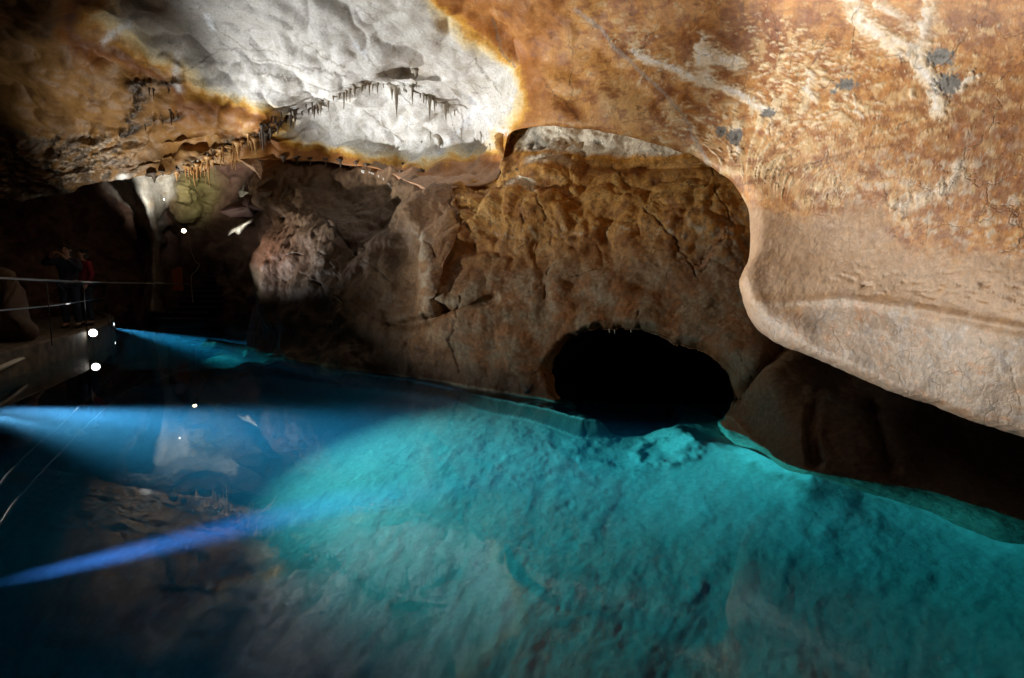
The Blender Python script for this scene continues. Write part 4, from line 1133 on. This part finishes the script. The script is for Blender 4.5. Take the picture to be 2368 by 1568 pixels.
for gname, mt, cv, items in CLUSTERS:
    for k, (x, yt, ybm, wpx) in enumerate(items):
        px_, pt_, s_ = cv(x, yt)
        pb_ = cv(x, ybm)[1]
        hit = cast(px_, pt_ - .6)
        if hit is None: continue
        P0, dd = hit
        ln_ = max((pb_ - pt_) / FPX * dd, .03)
        r0 = max(wpx * s_ / FPX * dd * .72, .009)
        nrm_off = Vector((0, -0.02, 0))
        top = P0 + nrm_off + Vector((0, .03, .03))
        mb = MB()
        nn = 9
        pts, rad = [], []
        bx, by = random.uniform(-.04, .04) * ln_, random.uniform(-.03, .03) * ln_
        for i in range(nn):
            t = i / (nn - 1)
            pts.append(top + Vector((bx * t * t + random.uniform(-.05, .05) * r0, by * t, -(ln_ + .03) * t)))
            flare = 1.5 * math.exp(-t * 9)
            taper = (1 - t) ** .75 if r0 > .02 else (1 - .55 * t)
            rad.append(max(r0 * (flare + .95 * taper) * (1 + random.uniform(-.14, .14)), .0035))
        mb.tube(pts, rad, 9, True, .18)
        o = mb.build('stalactite', mt)
        # origin at its root
        o.data.transform(Matrix.Translation(-top)); o.location = top
        one = gname
        for a_w, b_w in (('stalactites', 'stalactite'), ('drips', 'drip'), ('straws', 'straw'), ('stubs', 'stub')):
            one = one.replace(a_w, b_w)
        extra = ORD[k]
        if gname.startswith('dark clump'): lab = f'{extra} stalactite from the left in the dark clump on the brown ceiling above the lip'
        else: lab = f'{extra} from the left of the {gname}'
        tag(o, lab, 'stalactite', gname)

# ---- rock flake hanging under the lip
def slab(name, outline, d0, thick, mat, col, parent=None, jag=.02, bulge=.06):
    """a rounded stone: outline swelling towards the viewer and closed behind"""
    o2, _, _ = catmull(list(outline) + [outline[0]], 60)
    o2 = o2[:-1]
    cxy = o2.mean(0)
    rings = []
    for t, z in [(0.02, -1.0), (.35, -.92), (.65, -.7), (.88, -.35), (1.0, 0), (.9, .5), (.6, .9), (.05, 1.0)]:
        qq = cxy + (o2 - cxy) * t
        P_ = CAM + rays(qq) * (d0 + z * thick)
        nz_ = fbm(P_ * 5, 4, 151) * jag + fbm(P_ * 16, 3, 152) * jag * .4
        rings.append(P_ + np.array([0, -1, 0]) * nz_[:, None] * 2 + np.array([.5, 0, .5]) * nz_[:, None])
    R_ = np.array(rings)
    nr_, m_ = R_.shape[:2]
    ii = np.arange(nr_ * m_).reshape(nr_, m_)
    fc = np.stack([ii[:-1], np.roll(ii, -1, 1)[:-1], np.roll(ii, -1, 1)[1:], ii[1:]], -1).reshape(-1, 4)
    cc = R_.reshape(-1, 3)
    nb = fbm(cc * 4, 3, 153)
    cl = np.tile(np.array(col, f32), (len(cc), 1)) * (1 + .4 * nb)[:, None]
    org = cc.mean(0)
    me = mesh_from(name, cc - org, fc, np.concatenate([np.clip(cl, .02, .9), np.full((len(cc), 1), .6)], 1))
    o = link(name, me, mat, parent)
    o.location = org
    return o
zc = lambda l: [cC(x, y)[:2] for x, y in l]
fl = slab('rock_flake', zc([(1195, 360), (1290, 352), (1390, 366), (1418, 410), (1434, 470), (1428, 530), (1424, 566), (1405, 550), (1370, 500), (1310, 455), (1240, 405)]), 11.7, .12, M_wall, (.52, .33, .20))
tag(fl, 'pointed tan rock flake hanging below the ceiling lip beside the rear wall', 'rock flake')
ob_ = slab('rock_ledge', zc([(1075, 1165), (1072, 1135), (1110, 1085), (1180, 1050), (1240, 1015), (1300, 985), (1345, 975), (1335, 1010), (1280, 1050), (1240, 1095), (1190, 1150), (1130, 1120)]), 16.0, .25, M_far, (.62, .58, .48))
tag(ob_, 'brightly lit white rock ledge jutting into the dark side passage', 'rock ledge')
dr_ = slab('rock_drapery', zc([(1200, 760), (1186, 700), (1195, 665), (1215, 655), (1232, 620), (1250, 590), (1256, 600), (1240, 650), (1222, 690), (1225, 735), (1290, 705), (1300, 715), (1250, 750)]), 16.2, .10, M_far, (.40, .37, .28))
tag(dr_, 'thin curved pale rock fin above the lit ledge in the passage', 'rock fin')
hc = slab('honeycomb_rock', zc([(985, 905), (1080, 840), (1180, 790), (1290, 720), (1400, 700), (1500, 760), (1560, 860), (1500, 905), (1400, 900), (1340, 960), (1240, 960), (1110, 960)]), 12.6, .35, M_wall, (.055, .026, .017), None, .03)
tag(hc, 'dark red-brown pitted rock spur above the lit ledge', 'rock spur')
st = slab('stone', [(1212, 909), (1213, 899), (1219, 893), (1229, 888), (1233, 893), (1231, 901), (1224, 910)], 6.45, .05, M_wall, (.05, .04, .035), None, .008)
tag(st, 'small dark stone at the water line left of the arch', 'stone')
bo = slab('boulder', [(-60, 700), (-40, 625), (20, 622), (45, 650), (62, 690), (72, 735), (92, 768), (60, 800), (-60, 815)], 9.6, .5, M_far, (.09, .055, .035), None, .06)
tag(bo, 'brown boulder on the bank behind the walkway railing', 'boulder')

# ---- walkway, railing, pipe
M_conc = plain_mat('worn_concrete', (.13, .105, .075), .75, 0, .55, 5, .6)
M_steel = plain_mat('brushed_steel', (.40, .41, .43), .30, 1.0, .08, 60)
M_black = plain_mat('black_paint', (.02, .02, .022), .45, 0, .2, 30)
M_pipe = plain_mat('pale_plastic_pipe', (.62, .58, .48), .45, 0, .12, 12)
EDGE_W = [(-3.8, -1.5), (-4.6, 1.5), (-5.6, 4), (-7.0, 7.8), (-8.07, 10.7), (-9.0, 12.6), (-10.4, 14.8), (-12.4, 17), (-14.5, 19)]
ew, _, _ = catmull(EDGE_W, 60)
tgt = np.gradient(ew, axis=0); tgt /= np.linalg.norm(tgt, axis=1)[:, None]
nrm = np.stack([-tgt[:, 1], tgt[:, 0]], 1)
prof = [(0.0, -1.6), (0.0, .36), (.03, .39), (.16, .39), (.18, .33), (2.4, .33), (2.4, -1.6)]
wv, wf = [], []
for i in range(60):
    for o_, z_ in prof:
        wv.append((ew[i, 0] + nrm[i, 0] * o_ + .015 * random.uniform(-1, 1), ew[i, 1] + nrm[i, 1] * o_, z_ + .008 * random.uniform(-1, 1)))
m_ = len(prof)
for i in range(59):
    for j in range(m_ - 1):
        a = i * m_ + j
        wf.append((a, a + 1, a + m_ + 1, a + m_))
me = bpy.data.meshes.new('walkway'); me.from_pydata(wv, [], wf); me.update()
wk = link('walkway', me, M_conc); tag(wk, kind='structure'); wk['label'] = 'concrete walkway with a low kerb along the left shore'
rl = empty('railing', at(105, 790, 8.9))
tag(rl, 'thin steel handrail with two rails along the walkway', 'railing')
def pxtube(pts, r, n=8):
    P_, _, _ = catmull([tuple(at(*p)) for p in pts], 40)
    return MB().tube([Vector(x) for x in P_], r, n)
pxtube([(-140, 640, 5.2), (0, 643, 7.0), (107, 648, 8.7), (205, 652, 11), (300, 655, 13.6), (470, 657, 17)], .014).build('top_rail', M_steel, rl)
pxtube([(-140, 735, 5.2), (0, 718, 7.0), (107, 708, 8.7), (190, 697, 10.9), (243, 688, 13.2)], .011).build('mid_rail', M_steel, rl)
for px_, yt, dd in [(-100, 641, 5.7), (107, 648, 8.7), (192, 651.5, 10.8), (243, 653, 12.4), (300, 655, 13.6), (380, 656, 15.3)]:
    a = Vector(at(px_, yt, dd)); bt = Vector((a.x, a.y, .33))
    MB().tube([bt, bt + (a - bt) * .5, a], .008, 8).build('post', M_black, rl)
pp = pxtube([(-80, 886, 6.6), (0, 851, 7.4), (57, 827, 8.5), (106, 813, 9.3), (141, 807, 9.8), (184, 794, 10.6)], .035, 10)
pipe = pp.build('pipe', M_pipe); tag(pipe, 'pale pipe running along the water edge of the walkway', 'pipe')

# ---- floodlights
M_lens = glow_mat('lit_lamp_glass', (1, .97, .92), 14)
M_lens2 = glow_mat('lit_warm_glass', (1, .86, .5), 12)
M_housing = plain_mat('grey_lamp_housing', (.16, .16, .17), .45, .6, .1, 40)
def floodlight(pos, aim, r, label, lens_mat, base=None, group='floodlights by the water'):
    pos = Vector(pos); ax = (Vector(aim) - pos).normalized()
    t_ = empty('floodlight', pos)
    tag(t_, label, 'lamp', group)
    MB().lathe(pos, ax, [(-r * 1.9, r * .35), (-r * 1.7, r * .75), (-r * .9, r * .85), (-r * .2, r * 1.08), (0, r * 1.12), (0.004, r * .98)], 20).build('housing', M_housing, t_)
    MB().lathe(pos, ax, [(.006, r * .95), (.012 + r * .06, r * .7), (.014 + r * .1, r * .3), (.014 + r * .11, .001)], 20).build('lens', lens_mat, t_)
    side = ax.cross(Vector((0, 0, 1))).normalized()
    yk = MB()
    foot_ = Vector(base) if base is not None else pos - Vector((0, 0, r * 2.2))
    c_ = pos - ax * r * .8
    yk.tube([c_ + side * r * 1.25, c_ + side * r * 1.3 - Vector((0, 0, r * 1.5)), c_ - side * r * 1.3 - Vector((0, 0, r * 1.5)), c_ - side * r * 1.25], r * .10, 6)
    yk.build('bracket', M_housing, t_)
    MB().tube([c_ - Vector((0, 0, r * 1.5)), c_ * .5 + foot_ * .5 - Vector((0, 0, r * .7)), foot_], r * .14, 8).build('stand', M_housing, t_)
    return t_
p1 = at(215, 770, 10.9)
floodlight(p1, CAM + np.array([0, 0, .3]), .072, 'brightest round floodlight on the walkway edge, aimed towards the water', M_lens, at(200, 775, 10.95))
p2 = at(255, 750, 14.0)
floodlight(p2, CAM + np.array([3.0, 0, 0]), .085, 'smaller floodlight on a bracket behind the bright one, throwing a blue beam', glow_mat('lit_small_lamp_glass', (.9, .97, 1), 5), at(244, 742, 14.1))
p3 = at(425, 534, 18.3)
floodlight(p3, V(300, 420, 12), .07, 'small warm lamp below the olive bulge in the dark passage', M_lens2, at(427, 545, 18.8), 'lamps in the side passage')
p4 = at(cC(408, 780)[0], cC(408, 780)[1], 17.4)
floodlight(p4, V(330, 460, 15), .018, 'tiny pinpoint lamp beside the pale calcite curtain', M_lens, at(cC(408, 780)[0] + 2, cC(408, 780)[1] + 8, 18.0), 'lamps in the side passage')

# ---- stairs, orange panel, cable in the passage
M_stair = plain_mat('dark_stair', (.10, .085, .075), .7, 0, .2, 10)
stt = empty('stairs', at(420, 745, 17.6)); tag(stt, 'dark flight of steps climbing into the side passage', 'stairs')
sm = MB()
for k in range(9):
    a = Vector(at(415, 745, 17.5))
    sm.box((a.x + .05 * k, a.y + .30 * k, .12 + .16 * k), (1.5, .34, .05))
sm2 = MB()
for k in range(9):
    a = Vector(at(415, 745, 17.5))
    sm2.box((a.x + .05 * k, a.y + .14 + .30 * k, .02 + .16 * k), (1.46, .03, .15))
sm.build('treads', M_stair, stt, False); sm2.build('risers', plain_mat('stair_riser', (.04, .035, .03), .8), stt, False)
M_or = plain_mat('orange_paint', (.50, .13, .03), .6)
on = MB().box(at(415, 645, 16.2), (.17, .04, .66)).box(Vector(at(415, 645, 16.2)) + Vector((-.16, .02, -.02)), (.12, .03, .6))
opn = on.build('panel', M_or, None, False, .006); tag(opn, 'narrow orange panel standing by the passage steps', 'panel')
cb = pxtube([(436, 548, 17.2), (440, 575, 17.2), (452, 605, 17.1), (461, 612, 17.0), (452, 628, 16.9), (442, 642, 16.8), (446, 700, 16.6)], .010, 6).build('cable', M_pipe)
tag(cb, 'thin pale cable hanging in a zigzag beside the passage steps', 'cable')

# ---- two visitors on the walkway
M_skin = plain_mat('skin', (.42, .26, .19), .55)
M_hair = plain_mat('dark_hair', (.015, .011, .010), .6)
M_navy = plain_mat('navy_cloth', (.022, .024, .045), .85, 0, .2, 60, .2)
M_jean = plain_mat('dark_blue_jeans', (.020, .026, .050), .85, 0, .25, 60, .2)
M_red = plain_mat('red_cloth', (.22, .008, .03), .8, 0, .15, 50, .2)
def skin_mesh(name, verts, edges, radii, mat, parent, root=0, sub=2):
    me = bpy.data.meshes.new(name); me.from_pydata([Vector(v) for v in verts], edges, []); me.update()
    o = link(name, me, mat, parent)
    o.modifiers.new('skin', 'SKIN')
    if not me.skin_vertices:
        bpy.context.view_layer.objects.active = o
    for i, r in enumerate(radii):
        me.skin_vertices[0].data[i].radius = (r, r) if not isinstance(r, tuple) else r
    me.skin_vertices[0].data[root].use_root = True
    s_ = o.modifiers.new('sub', 'SUBSURF'); s_.levels = sub; s_.render_levels = sub
    o.modifiers['skin'].use_smooth_shade = True
    return o
def person(base, rz, arms, label, top_mat, leg_mat, h=1.0):
    root = empty('person', base, rz); root.scale = (h, h, h)
    tag(root, label, 'person', 'visitors on the walkway')
    Vv, E, Rr = [], [], []
    def ad(p_, r_, prev=None):
        Vv.append(p_); Rr.append(r_)
        if prev is not None: E.append((prev, len(Vv) - 1))
        return len(Vv) - 1
    pel = ad((0, 0, .95), (.15, .11)); sp = ad((0, .01, 1.13), (.135, .10), pel); ch = ad((0, 0, 1.33), (.16, .11), sp)
    nk = ad((0, .005, 1.46), .055, ch); hb = ad((0, -.02, 1.535), (.062, .075), nk); hd = ad((0, -.015, 1.61), (.078, .098), hb); ad((0, -.005, 1.685), (.05, .065), hd)
    for s_ in (-1, 1):
        hp = ad((.095 * s_, 0, .88), .085, pel); kn = ad((.105 * s_, -.02, .49), .058, hp); an = ad((.11 * s_, .03, .09), .042, kn); ad((.12 * s_, -.14, .04), .035, an)
        el, hn = arms[0 if s_ < 0 else 1]
        sh = ad((.185 * s_, 0, 1.38), .058, ch); e_ = ad(el, .042, sh); h_ = ad(hn, .030, e_)
        dv = (Vector(hn) - Vector(el)).normalized()
        sd_ = dv.cross(Vector((0, 0, 1))).normalized(); up_ = sd_.cross(dv)
        pm = ad(tuple(Vector(hn) + dv * .06), (.036, .020), h_)
        for f in range(4):
            b_ = Vector(hn) + dv * .105 + sd_ * (.024 * (f - 1.5))
            L_ = (.034, .042, .040, .030)[f]
            k1 = ad(tuple(b_), .010, pm); k2 = ad(tuple(b_ + dv * L_ + up_ * -.012), .009, k1); ad(tuple(b_ + dv * L_ * 1.5 + up_ * -.034), .008, k2)
        t1 = ad(tuple(Vector(hn) + dv * .045 + sd_ * -.048 * s_), .011, pm); ad(tuple(Vector(hn) + dv * .085 + sd_ * -.062 * s_ - up_ * .012), .009, t1)
    skin_mesh('body', Vv, E, Rr, M_skin, root)
    # jacket
    Vv, E, Rr = [], [], []
    pel = ad((0, 0, .90), (.185, .145)); sp = ad((0, .01, 1.10), (.17, .135), pel); ch = ad((0, 0, 1.33), (.185, .135), sp); ad((0, .005, 1.455), .075, ch)
    for s_ in (-1, 1):
        el, hn = arms[0 if s_ < 0 else 1]
        sh = ad((.19 * s_, 0, 1.385), .078, ch); e_ = ad(el, .062, sh); ad(tuple(Vector(el) * .12 + Vector(hn) * .88), .045, e_)
    skin_mesh('jacket', Vv, E, Rr, top_mat, root)
    Vv, E, Rr = [], [], []
    pel = ad((0, 0, .96), (.165, .125))
    for s_ in (-1, 1):
        hp = ad((.10 * s_, 0, .86), .105, pel); kn = ad((.108 * s_, -.02, .49), .078, hp); ad((.112 * s_, .03, .09), .066, kn)
    skin_mesh('trousers', Vv, E, Rr, leg_mat, root)
    for s_ in (-1, 1):
        skin_mesh('shoe', [(.112 * s_, .06, .05), (.115 * s_, -.02, .045), (.125 * s_, -.16, .035)], [(0, 1), (1, 2)], [.05, .05, .036], M_black, root)
    skin_mesh('hair', [(0, .02, 1.60), (0, .015, 1.665), (0, -.01, 1.70), (0, .05, 1.55)], [(0, 1), (1, 2), (0, 3)], [(.095, .085), (.09, .09), (.05, .06), (.075, .05)], M_hair, root)
    fm = MB()
    fm.lathe((0, -.105, 1.595), (0, -1, -.35), [(-.015, .017), (.0, .014), (.016, .006)], 8)
    nose = fm.build('nose', M_skin, None); nose.parent = root
    for s_ in (-1, 1):
        e = MB().lathe((.031 * s_, -.094, 1.622), (0, -1, 0), [(-.008, .012), (.0, .010), (.005, .003)], 8).build('eye', M_black, None); e.parent = root
        e = MB().lathe((.080 * s_, -.005, 1.605), (s_, 0, 0), [(-.01, .024), (.004, .026), (.012, .012)], 8).build('ear', M_skin, None); e.parent = root
    mo_ = MB().box((0, -.098, 1.558), (.042, .012, .008)).build('mouth', plain_mat('lips', (.28, .11, .10), .5), None); mo_.parent = root
    return root
b1_ = Vector(at(168, 755, 11.9)); b1_.z = .335
person(b1_, math.radians(12), [((-.40, -.10, 1.33), (-.13, -.28, 1.50)), ((.30, -.16, 1.20), (.10, -.30, 1.46))], 'person in dark clothes standing on the walkway with both hands raised to the face', M_navy, M_jean)
b2_ = Vector(at(203, 752, 12.5)); b2_.z = .335
person(b2_, math.radians(-20), [((-.24, .02, 1.12), (-.20, -.10, .90)), ((.24, .02, 1.12), (.20, -.10, .90))], 'person in a red top half hidden behind the dark standing figure', M_red, M_jean, .97)
# ================================================================== CAMERA, WORLD, LAMPS
cam = bpy.data.cameras.new('camera')
co_ = bpy.data.objects.new('camera', cam); COL.objects.link(co_)
cam.sensor_width = 36.0
cam.lens = 36.0 * FPX / 2367.0
cam.clip_start = 0.05; cam.clip_end = 200
co_.location = CAM
co_.rotation_euler = (math.pi / 2 - PITCH, 0, 0)
sc.camera = co_
w = bpy.data.worlds.new('World'); sc.world = w
w.use_nodes = True
w.node_tree.nodes['Background'].inputs[0].default_value = (0.5, 0.42, 0.36, 1)
w.node_tree.nodes['Background'].inputs[1].default_value = WORLD

def spot(name, loc, target, power, size, blend=.5, col=(1, 1, 1), rad=.05):
    l = bpy.data.lights.new(name, 'SPOT')
    l.energy = power; l.spot_size = math.radians(size); l.spot_blend = blend; l.color = col; l.shadow_soft_size = rad
    o = bpy.data.objects.new(name, l); COL.objects.link(o)
    o.location = Vector(loc)
    o.rotation_euler = (Vector(target) - Vector(loc)).to_track_quat('-Z', 'Y').to_euler()
    return o
V = lambda px, py, d: Vector(at(px, py, d))
# floodlights on the walkway rail, aimed up into the vault and across at the orange wall; rear fill added
spot('vault_floodlight', (-7.9, 9.9, .75), (-.9, 10.2, 5.4), 3100, 62, 1, (1, .985, .96), .08)
spot('rear_fill', (-6.9, 6.6, .80), (.9, 7.3, 3.6), 1350, 62, 1, (1, .93, .80), .08)  # added out-of-frame spot that brightens the rear wall
spot('lip_floodlight', V(222, 760, 10.8), V(400, 360, 12.2), 850, 84, 1, (1, .94, .84), .06)
spot('wall_floodlight', V(258, 738, 14.0), (2.27, 1.98, 3.1), 28000, 19.5, .5, (1, .93, .82), .10)
# small lamps in the passage
spot('curtain_lamp', V(372, 470, 17.4), V(345, 440, 18.5), 45, 110, 1, (1, .95, .85), .04)
spot('grotto_lamp', V(420, 440, 17.0), V(420, 360, 18.4), 420, 110, 1, (1, .95, .85), .05)
spot('olive_lamp', V(425, 530, 18.3), V(455, 430, 19.0), 28, 120, .8, (1, .92, .7), .05)
spot('ledge_lamp', V(540, 548, 15.2), V(560, 520, 16.0), 40, 80, .6, (1, .97, .9), .03)
# underwater lamps along the foot of the walkway, plus an added bed fill
U = lambda px, py, z: Vector(bed_pt([(px, py)], z)[0])
spot('beam_a', U(-14, 942, -.75), U(640, 985, -.25), 5200, 22, 1, (.62, .82, 1), .10)
spot('beam_b', U(-22, 1352, -.85), U(900, 1135, -.03), 4600, 13, 1, (.36, .50, 1), .06)
spot('beam_c', U(262, 758, -1.0), U(575, 818, -1.1), 22000, 16, 1, (.6, .9, 1), .05)
spot('bed_fill', (-5.9, 6.0, -.14), (1.3, 4.5, -.80), 3300, 43, 1, (.86, .97, 1), .08)  # added out-of-frame underwater spot that brightens the bed

# ================================================================== RENDER
sc.view_settings.view_transform = 'Standard'
sc.view_settings.look = 'None'
sc.view_settings.exposure = 0
sc.view_settings.gamma = 1
sc.cycles.use_denoising = True
try:
    sc.cycles.denoiser = 'OPENIMAGEDENOISE'
except Exception:
    pass
sc.cycles.max_bounces = 8
sc.cycles.diffuse_bounces = 3
sc.cycles.glossy_bounces = 4
sc.cycles.transmission_bounces = 6
sc.cycles.volume_bounces = 0
sc.cycles.caustics_reflective = False
sc.cycles.caustics_refractive = False
sc.cycles.sample_clamp_indirect = 4.0
